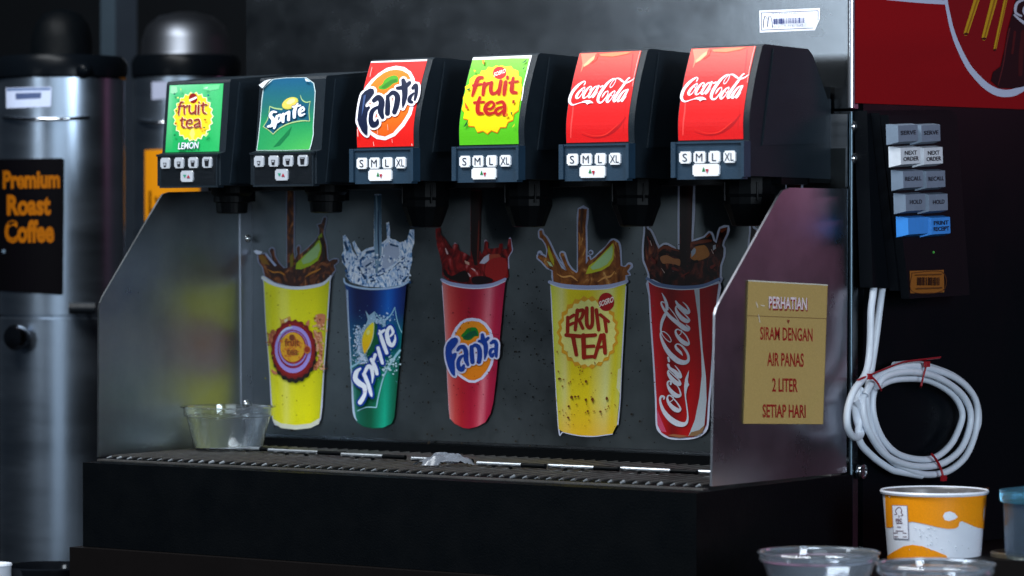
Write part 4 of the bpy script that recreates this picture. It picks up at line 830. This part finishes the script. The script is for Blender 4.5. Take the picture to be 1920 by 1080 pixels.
# ================================================================== COILED CABLE
cb = empty('coiled_cable', U(1710, 880, 0, XS+.02), 'white cable coiled and hung under the keypad, bound with red ties', 'cable')
def zc(pts, base=.010):                       # (x, y, lift) in the enlarged view -> metres on the cabinet side
    out = []
    for x, y, *l in pts: out.append(U(1560+x/2.572, 500+y/2.572, 0, XS+base+(l[0] if l else 0)))
    return catmull(out, 8)
RC = .0038
runs = [
 [(210,48,-.008),(203,90,-.003),(197,140,.002),(188,220,.003),(185,350,.003),(176,460,.006),(155,530,.010),(105,600,.012),(75,690,.012),(76,775,.012),(105,822,.008),(140,806,.000),(120,740,-.003),(112,660,-.003),(140,590,-.003)],
 [(246,84,-.008),(240,120,-.003),(232,180,.000),(215,320,-.002),(198,440,-.003),(178,560,.000),(165,640,.000),(178,740,.000),(215,840,.002),(290,935,.003),(400,990,.003),(470,1003,.002),(560,985,.002),(640,920,.003),(685,820,.003),(700,720,.003),(690,640,.004),(640,570,.004),(560,520,.004),(450,485,.004),(360,478,.003),(270,500,.002),(200,545,.004),(160,620,.004)],
 [(110,640,.000),(135,700,.0),(130,830,-.002),(190,910,-.002),(280,975,.000),(330,990,.001),(430,1008,.002)],
 [(150,620,.002),(150,700,.004),(180,800,.006),(250,900,.006),(340,950,.006),(440,965,.006),(540,945,.006),(620,880,.007),(662,780,.007),(665,690,.007),(620,610,.006),(530,545,.006),(430,512,.006),(330,510,.006),(250,535,.006),(215,580,.006)],
 [(300,475,-.003),(400,468,-.003),(500,492,-.003),(590,530,-.003),(660,590,-.003),(700,670,-.002),(706,750,-.002),(690,800,-.002)],
 [(215,560,.002),(195,640,.002),(205,740,.004),(250,840,.004),(320,905,.004),(420,930,.003),(500,918,.003),(570,860,.002),(612,780,.001),(628,710,.001),(600,640,.000),(540,585,.000),(450,545,.000),(350,540,.000),(280,550,.000),(230,575,.002)]]
bm = bmesh.new()
for k, r_ in enumerate(runs): tube(bm, zc(r_, .0125), RC*(1 if k < 4 else .97), 12)
child(finish(bm, 'cord', CABLE, smooth=True), cb)
def loop(pts, lift0, lift1):                  # tie strap: front run, then back run behind the bundle
    f_ = [(x, y, lift1) for x, y in pts]; b_ = [(x, y, lift0) for x, y in pts[::-1]]
    P = f_+b_; return catmull([U(1560+x/2.572, 500+y/2.572, 0, XS+.0125+l) for x, y, l in P], 5, True)
for pts, tail, head in (([(128,545),(180,530),(215,555),(236,592)], [(185,522),(260,492),(340,462),(440,448),(522,438)], (180,530)),
                  ([(458,468),(448,500),(438,540),(428,578)], [(452,470),(462,462),(470,466)], (458,470)),
                  ([(482,905),(505,935),(525,975),(536,1015)], [(536,1012),(545,1018),(552,1022)], (538,1020))):
    bm = bmesh.new(); tube(bm, loop(pts, -.006, .0125), .0013, 8, True, flat=.55)
    tube(bm, catmull([U(1560+x/2.572, 500+y/2.572, 0, XS+.0265) for x, y in tail], 5), .0016, 8, flat=.5)
    h = U(1560+head[0]/2.572, 500+head[1]/2.572, 0, XS+.0265); box(bm, h-Vector((.002,.0034,.0030)), h+Vector((.002,.0034,.0030)))
    child(finish(bm, 'cable_tie', TIE, smooth=False), cb)

# ================================================================== PAPER CUP
def onlevel(px, py, z): return U(px, py, 2, z)
def scale_at(p): return (p-CAM).dot(F_)/FPX          # metres per photo pixel there
zr = -.012*S; cc = onlevel(1752, 918, zr); mpp = scale_at(cc); RT = 99*mpp; RBt = 84*mpp; H = zr-ZC
pc = empty('paper_cup', (cc.x, cc.y, ZC), 'orange and white waxed paper cup with wet rim under the coiled cable', 'cup')
bm = bmesh.new()
lathe(bm, [(.0001,.006),(RBt-.004,.006),(RBt-.0035,.0005),(RBt,.0005),(RT-.0012,H-.004),(RT+.0008,H-.0035),(RT+.0016,H-.0015),(RT+.0006,H+.0002),(RT-.0012,H-.001),(RT-.0022,H-.004),(RBt-.002,.008),(.0001,.008)], (0,0,0), 72)
PAPER = mat('waxed_paper', lin((214,218,228)), .3, var=.08, vscale=30, bump=.08, bscale=90)
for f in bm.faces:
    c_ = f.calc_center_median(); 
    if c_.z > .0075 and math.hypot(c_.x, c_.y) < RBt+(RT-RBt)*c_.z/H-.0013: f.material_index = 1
finish(bm, 'cup_wall', [PAPER, mat('grey_lining', (.16,.15,.15), .35, var=.6, vscale=40)], pc, smooth=True)  # inner faces in a darker mottled grey
A = Art(lambda x, y, h: Vector((x, y, H+.0004+h)))
r = random.Random(12)
for k in range(16):
    a = r.uniform(0, 6.28); q_ = RT+.0005+r.uniform(-.001,.0004); w_ = r.uniform(.0006,.0016)
    A.poly([(q_*math.cos(a)+w_*math.cos(t), q_*math.sin(a)+w_*.8*math.sin(t)) for t in (0,1,2,3,4,5)], (112,60,24))
A.build('rim_stains', pc, [PRINTM])['kind'] = 'stuff'
def oncone(ctr, r0, r1, h, zx=0, zy=0, s=1):
    def f(x, y, hh):
        d = ray(zx+x/s, zy+y/s); o = CAM-Vector(ctr); k = (r1-r0)/h
        a = d.x**2+d.y**2-(k*d.z)**2; b = 2*(o.x*d.x+o.y*d.y-k*d.z*(r0+k*o.z)); c = o.x**2+o.y**2-(r0+k*o.z)**2
        q = b*b-4*a*c; t = (-b-math.sqrt(q))/(2*a) if q > 0 else -b/(2*a)
        p = o+d*t; n = Vector((p.x, p.y, 0)).normalized(); rr = r0+k*p.z+hh
        return Vector((n.x*rr, n.y*rr, p.z))
    return f
A = Art(oncone((cc.x, cc.y, ZC), RBt, RT-.0012, H-.004, 1400, 880, 3.692)); OR_ = (232,142,14)
A.poly([(960,170),(1050,176),(1180,186),(1320,190),(1460,184),(1590,176),(1664,166),(1655,412),(1600,405),(1550,385),(1490,358),(1472,366),(1466,395),(1440,410),(1390,413),(1320,400),(1230,378),(1150,362),(1060,375),(1000,403),(968,402)], OR_, gx=24, gy=60)
A.poly([(1358,322),(1372,298),(1405,290),(1440,304),(1460,330),(1440,345),(1400,357),(1370,350)], (222,226,236), gx=24)
A.poly([(976,600),(1020,570),(1090,532),(1150,522),(1220,532),(1300,562),(1380,596),(1420,660),(980,660)], OR_, gx=24)
A.poly([(1010,247),(1116,250),(1126,486),(1020,480)], (120,110,130), gx=24); A.poly([(1014,251),(1112,254),(1122,482),(1024,476)], (226,228,238), gx=24)
BR_ = (96,40,60)
A.strokes([[(1030,312,4),(1045,310,5),(1036,288,5),(1050,268,5),(1066,264,5),(1078,284,5),(1074,300,5),(1086,316,5),(1070,322,4)],[(1058,318,4),(1060,332,6)]], BR_)
A.text('FSC', (1040,364), (1080,362), 22, BR_, .03)
for y, a, b in ((372,1044,1084),(398,1050,1072),(426,1040,1090),(440,1028,1110),(466,1030,1112)): A.stroke([(a,y,5),(b,y+1,5)], BR_)
A.build('printed_wave', pc, [PRINT])
A = Art(oncone((cc.x, cc.y, ZC), RBt, RT-.0012, H-.004, 1400, 880, 3.692)); A.h = .0006
WET = mat('water_drop', (.9,.95,1), .03, trans=.6, ior=1.33)
bm = bmesh.new(); r = random.Random(4)
for k in range(46):
    p = A.f(r.choice((r.gauss(1240,30), r.uniform(1000,1640))), r.uniform(400,590), .0004); bmesh.ops.create_icosphere(bm, subdivisions=1, radius=r.uniform(.0003,.0009), matrix=Matrix.Translation(p))
for k in range(26):
    p = A.f(r.uniform(980,1650), r.uniform(160,192), .0006); bmesh.ops.create_icosphere(bm, subdivisions=1, radius=r.uniform(.0003,.0008), matrix=Matrix.Translation(p))
finish(bm, 'droplets', WET, pc, smooth=True)['kind'] = 'stuff'

# ================================================================== CLEAR BOWLS
def bowl(name, c, rt, rb, h, label, lipped, mat_=CLEAR, grp='clear plastic bowls'):
    e = empty(name, c, label, 'bowl', grp)
    t = .0007; bm = bmesh.new()
    if lipped: prof = [(.0001,.001),(rb*.55,.0022),(rb*.8,.001),(rb,.0004),(rb+.0012,.002),(rt*.90,h*.76),(rt*.955,h*.78),(rt*.97,h-.0012),(rt*1.03,h-.0006),(rt*1.03,h+.0004),(rt*.962,h),(rt*.945,h*.79),(rt*.893,h*.77),(rb-.0004,.0032),(rb*.8,.0022),(rb*.55,.0034),(.0001,.0022)]
    else: prof = [(.0001,.001),(rb,.0005),(rb+.002,.003),(rt*.93,h*.80),(rt*.97,h*.83),(rt*.985,h*.87),(rt*.97,h*.90),(rt*.975,h*.955),(rt*1.0,h*.965),(rt*1.01,h*.985),(rt*1.0,h),(rt*.975,h*.995),(rt*.957,h*.95),(rt*.95,h*.84),(rt*.915,h*.81),(rb,.0045),(.0001,.0022)]
    lathe(bm, prof, (0,0,0), 96)
    for v in bm.verts:                        # shallow flutes round the wall
        if lipped and .004 < v.co.z < h*.74:
            a = math.atan2(v.co.y, v.co.x); k = 1-.09*(.5+.5*math.cos(11*a)); v.co.x *= k; v.co.y *= k
    finish(bm, 'bowl_shell', mat_, e, smooth=True); return e
p = next(p for p in (onlevel(428, y, .0035) for y in range(838, 870)) if p.x > .0585)   # clear of the side panel
q = scale_at(p); bowl('clear_bowl', p, 87*q, 62*q, 80*q, 'small clear fluted plastic bowl standing on the drip grate', True, CLEARB)
for px, py, w_, label in ((1535, 1034, 114, 'clear plastic bowl with rolled rim standing left of the orange paper cup'), (1754, 1056, 112, 'clear plastic bowl with rolled rim right in front of the orange paper cup')):
    z = -.058*S; p = onlevel(px, py, z); q = scale_at(p)
    bowl('clear_bowl', (p.x, p.y, ZC), w_*q, w_*.66*q, z-ZC, label, False)
    bpy.data.objects[-1] if False else None
# translucent tub behind the cup, and a dark tin
z = -.008*S; p = onlevel(1905, 919, z); q = scale_at(p)
e = empty('plastic_tub', (p.x+.02, p.y+.02, ZC+.022), 'translucent blue-rimmed plastic tub behind the orange paper cup at the right edge', 'tub')
bm = bmesh.new(); rt = 78*q; h = z-ZC-.022
lathe(bm, [(.0001,0),(rt*.9,0),(rt*.93,.004),(rt*.97,h-.012),(rt*.95,h-.012),(rt*.9,.004),(.0001,.002)], (0,0,0), 64); finish(bm, 'tub_wall', FROST, e, smooth=True)
bm = bmesh.new(); lathe(bm, [(rt*.98,h-.0118),(rt*1.04,h-.0118),(rt*1.06,h-.006),(rt*1.05,h),(rt*.4,h+.0035),(.0001,h+.004)], (0,0,0), 64)
finish(bm, 'tub_lid', mat('blue_lid', (.20,.55,.75), .15, trans=.92, ior=1.35), e, smooth=True)
bm = bmesh.new(); box(bm, (p.x-.05, p.y-.02, ZC), (p.x+.12, p.y+.12, ZC+.0215)); tag(finish(bm, 'storage_box', CTR, bevel=.003), 'low dark box under the translucent tub at the right edge', 'box')
z = -.088*S; p = onlevel(1915, 1036, z); q = scale_at(p)
e = empty('dark_tin', (p.x, p.y, ZC), 'dark round tin with a brown-stained rim at the lower right corner', 'tin')
bm = bmesh.new(); rt = 56*q; h = z-ZC
lathe(bm, [(.0001,0),(rt,0),(rt,h-.004),(rt*.97,h-.004)], (0,0,0), 48); finish(bm, 'tin_body', BLK, e, smooth=True)
bm = bmesh.new(); lathe(bm, [(rt*.97,h-.0038),(rt*1.03,h-.0038),(rt*1.05,h),(rt*.96,h+.0015),(rt*.86,h),(rt*.84,h-.006),(.0001,h-.007)], (0,0,0), 48); finish(bm, 'tin_rim', mat('stained_tin', (.34,.27,.18), .3, .8, var=.5, vscale=60), e, smooth=True)

# crumpled film on the grate
bm = bmesh.new(); n1, n2 = 34, 16
a = onlevel(774, 872, .004); b = onlevel(889, 872, .004); ax = (b-a); dp = Vector((.0, .036, 0)); grid = []
for i in range(n1+1):
    row = []
    for j in range(n2+1):
        u, v = i/n1, j/n2; p = a+ax*(u+.04*math.sin(5*v))+dp*(v-.4)
        k = math.sin(math.pi*min(1, u*1.05))**.7*math.sin(math.pi*v)**.6
        f1 = noise.noise(Vector((u*5, v*4, 1.3))); f2 = noise.noise(Vector((u*13, v*9, 4.1)))
        p.z = .0045+k*(.004+.007*(.4+.6*u))+abs(f1)*.008*k+f2*.003*k; p.y += f1*.005; row.append(bm.verts.new(p))
    grid.append(row)
for i in range(n1):
    for j in range(n2):
        u, v = (i+.5)/n1, (j+.5)/n2
        if (u-.5)**2/.25+(v-.5)**2/.25 < 1.0+.35*noise.noise(Vector((u*4, v*4, 9))): bm.faces.new((grid[i][j], grid[i+1][j], grid[i+1][j+1], grid[i][j+1]))
for v in [v for v in bm.verts if not v.link_faces]: bm.verts.remove(v)
tag(finish(bm, 'crumpled_wrapper', FILM, smooth=True, loc=tuple(onlevel(832, 872, .004))), 'crumpled clear plastic wrapper lying on the drip grate among the steel rods', 'wrapper')

# ================================================================== COFFEE URNS ON THE LEFT
def urn(px, rpx, dist, ytop, ybot, yseam, label, second):
    c = D(px, 560, dist*S); q = dist*S/FPX; R = rpx*q
    zt, zb, zs = D(px, ytop, dist*S).z, D(px, ybot, dist*S).z, D(px, yseam, dist*S).z
    base = Vector((c.x, c.y, ZC-.3)); e = empty('coffee_urn', base, label, 'urn', 'coffee urns left of the dispenser')
    g = lambda z: z-base.z
    bm = bmesh.new(); lathe(bm, [(.0001,.03),(R,.03),(R,g(zs)-.0025),(R*.985,g(zs)-.0015),(R*.985,g(zs)+.0015),(R,g(zs)+.0025),(R,g(zt)),(R*.97,g(zt)+.002),(.0001,g(zt)+.002)], (0,0,0), 96)
    finish(bm, 'urn_body', URN, e, smooth=True).data.polygons.foreach_set('use_smooth', [True]*len(e.children[0].data.polygons))
    bm = bmesh.new(); lathe(bm, [(R*1.01,0),(R*1.02,.03),(.0001,.0301)], (0,0,0), 64); finish(bm, 'urn_foot', BLK, e, smooth=False)
    bm = bmesh.new(); hl = 42*q; lathe(bm, [(R*.99,g(zt)-.001),(R*1.04,g(zt)+.002),(R*1.05,g(zt)+hl*.7),(R*.98,g(zt)+hl),(R*.6,g(zt)+hl*1.06),(.0001,g(zt)+hl*1.08)], (0,0,0), 64); lid = finish(bm, 'lid', GLOSSB, e, smooth=True)
    return e, base, R, q, g, zt+hl*1.05, lid
e1, b1, R1_, q1, g1, zl1, lid1 = urn(117, 117, 5.5, 150, 1180, 592, 'steel coffee urn with black Premium Roast Coffee plate, at the left edge', False)
e2, b2_, R2_, q2, g2, zl2, lid2 = urn(350, 98, 6.0, 148, 1180, 600, 'steel coffee urn with orange plate, half hidden behind the dispenser', True)
for lid, g, zl, R, q, m in ((lid2, g2, zl2, R2_, q2, mat('dark_steel', (.12,.13,.15), .42, 1)), (lid1, g1, zl1, R1_, q1, BASEB)):
    bm = bmesh.new(); k = .86 if lid is lid2 else .5
    lathe(bm, [(R*k*1.02,g(zl)-.001),(R*k,g(zl)+.002),(R*k*.98,g(zl)+.022),(R*k*.86,g(zl)+.042),(R*k*.6,g(zl)+.056),(R*k*.2,g(zl)+.062),(.0001,g(zl)+.063)], (0,0,0), 64); finish(bm, 'dome', m, lid, smooth=True)
def oncyl(base, R, zx, zy, s): return oncone(base, R, R, 1.0, zx, zy, s)
# black plate with orange lettering
A = Art(oncyl(b1, R1_+.0006, 0, 260, 2.456)); A.h = .0004
A.poly([(-14,100),(-10,95),(285,90),(296,98),(290,716),(280,720),(-20,700)], (6,5,8), gx=24)
for s, a, b, hh in (('Premium',(15,226),(276,222),74),('Roast',(34,348),(234,346),84),('Coffee',(24,474),(250,472),92)): A.text(s, a, b, hh, (150,84,8), .045)
A.ell(20,518,8,9,(110,130,150))
A.build('name_plate', e1, [PLATE])
A = Art(oncyl(b1, R1_+.0006, 0, 0, 2.7)); A.h = .0005
A.poly([(32,445),(262,440),(258,540),(34,548)], (190,200,226), gx=20); A.poly([(80,472),(210,468),(208,498),(82,504)], (70,84,120), gx=20); A.poly([(36,448),(258,444),(256,456),(38,460)], (90,110,150), gx=20)
A.build('name_tag', e1, [PRINTM])
A = Art(oncyl(b2_, R2_+.0006, 0, 0, 2.7)); A.h = .0005
A.poly([(735,760),(1010,745),(1012,1160),(735,1120)], (222,140,16), gx=24); A.text('Lyc', (755,1082), (850,1060), 110, (40,22,8), .03)
A.build('name_plate', e2, [PLATE])
A = Art(oncyl(b2_, R2_+.0006, 0, 0, 2.7)); A.h = .0005; A.poly([(770,415),(845,412),(845,500),(770,505)], (170,176,200), gx=20); A.build('name_tag', e2, [PRINTM])
def on_urn(e, base, R, q, g, items):
    for name, x0, x1, y, r, lift in items:
        bm = bmesh.new(); f = oncone(base, R, R, 1, 0, 0, 1)
        pts = [f(x0+(x1-x0)*t/10, y+(4*math.sin(math.pi*t/10)), .0015+lift*math.sin(math.pi*t/10)) for t in range(11)]
        tube(bm, pts, r, 10); finish(bm, name, CHROME, e, smooth=True)
on_urn(e1, b1, R1_, q1, g1, [('band_handle', 8, 166, 220, .0022, .006)]); on_urn(e2, b2_, R2_, q2, g2, [('band_handle', 262, 330, 226, .0022, .006)])
p = oncone(b1, R1_, R1_, 1)(45, 632, 0); nrm = Vector((p.x, p.y, 0)).normalized()
bm = bmesh.new(); lathe(bm, [(.0001,.026),(.014,.025),(.017,.020),(.016,.010),(.010,.006),(.010,-.01),(.0001,-.01)], (0,0,0), 32)
bm.transform(Matrix.Translation(p) @ nrm.to_track_quat('Z', 'Y').to_matrix().to_4x4()); finish(bm, 'spigot', mat('dark_chrome', (.12,.13,.15), .18, 1), e1, smooth=True)
p = oncone(b1, R1_, R1_, 1)(150, 577, 0); bm = bmesh.new(); d_ = R_*.034
tube(bm, [p+Vector((0,-.02,0)), p+Vector((0,-.02,0))+d_], .0078, 16); tube(bm, [p+Vector((0,-.02,0))+d_*.5, p+d_*.3], .004, 8); finish(bm, 'side_handle', BLK, e1, smooth=False, bevel=0)
# lid latches
for e, base, R, xs, y in ((e1, b1, R1_, (158,), 132), (e2, b2_, R2_, (), 130)):
    for x in xs:
        p = oncone(base, R*1.05, R*1.05, 1)(x, y, 0); bm = bmesh.new(); bmesh.ops.create_uvsphere(bm, u_segments=20, v_segments=12, radius=.011, matrix=Matrix.Translation(p)); finish(bm, 'lid_knob', GLOSSB, e, smooth=True)
# steel post behind the urns
a = D(205, 120, 6.4*S); b = D(250, 120, 6.4*S); bm = bmesh.new(); box(bm, (a.x, a.y-.02, -1), (b.x, a.y+.03, 2.2))
tag(finish(bm, 'steel_post', mat('post_paint', (.05,.075,.10), .4, .3, var=.2, vscale=5), bevel=.004), 'upright blue-grey steel post rising behind the two urns', 'post')

# ================================================================== LOWER LEFT CORNER
z = ZC-.3+.02; 
p = D(88, 1062, 4.7*S); q = 4.7*S/FPX
e = empty('black_lid', (p.x, p.y, ZC-.3), 'shiny black bowl at the lower left corner in front of the urn', 'bowl')
bm = bmesh.new(); h = p.z-(ZC-.3); rt = 82*q
lathe(bm, [(.0001,0),(rt*.5,0),(rt*.96,h-.01),(rt*1.02,h-.003),(rt*1.03,h),(rt*.97,h+.0015),(rt*.92,h-.004),(rt*.5,.006),(.0001,.005)], (0,0,0), 64); finish(bm, 'bowl_shell', mat('black_lacquer', (.004,.005,.007), .12), e, smooth=True)
p = D(-8, 1056, 4.65*S); q = 4.65*S/FPX
bm = bmesh.new(); h = p.z-(ZC-.3); lathe(bm, [(.0001,0),(22*q,0),(29*q,h-.004),(31*q,h-.002),(30*q,h),(28*q,h-.002),(21*q,.003),(.0001,.003)], (p.x, p.y, ZC-.3), 40)
tag(finish(bm, 'white_cup', PAPER, smooth=True, loc=(p.x, p.y, ZC-.3)), 'white paper cup cut by the lower left corner', 'cup')
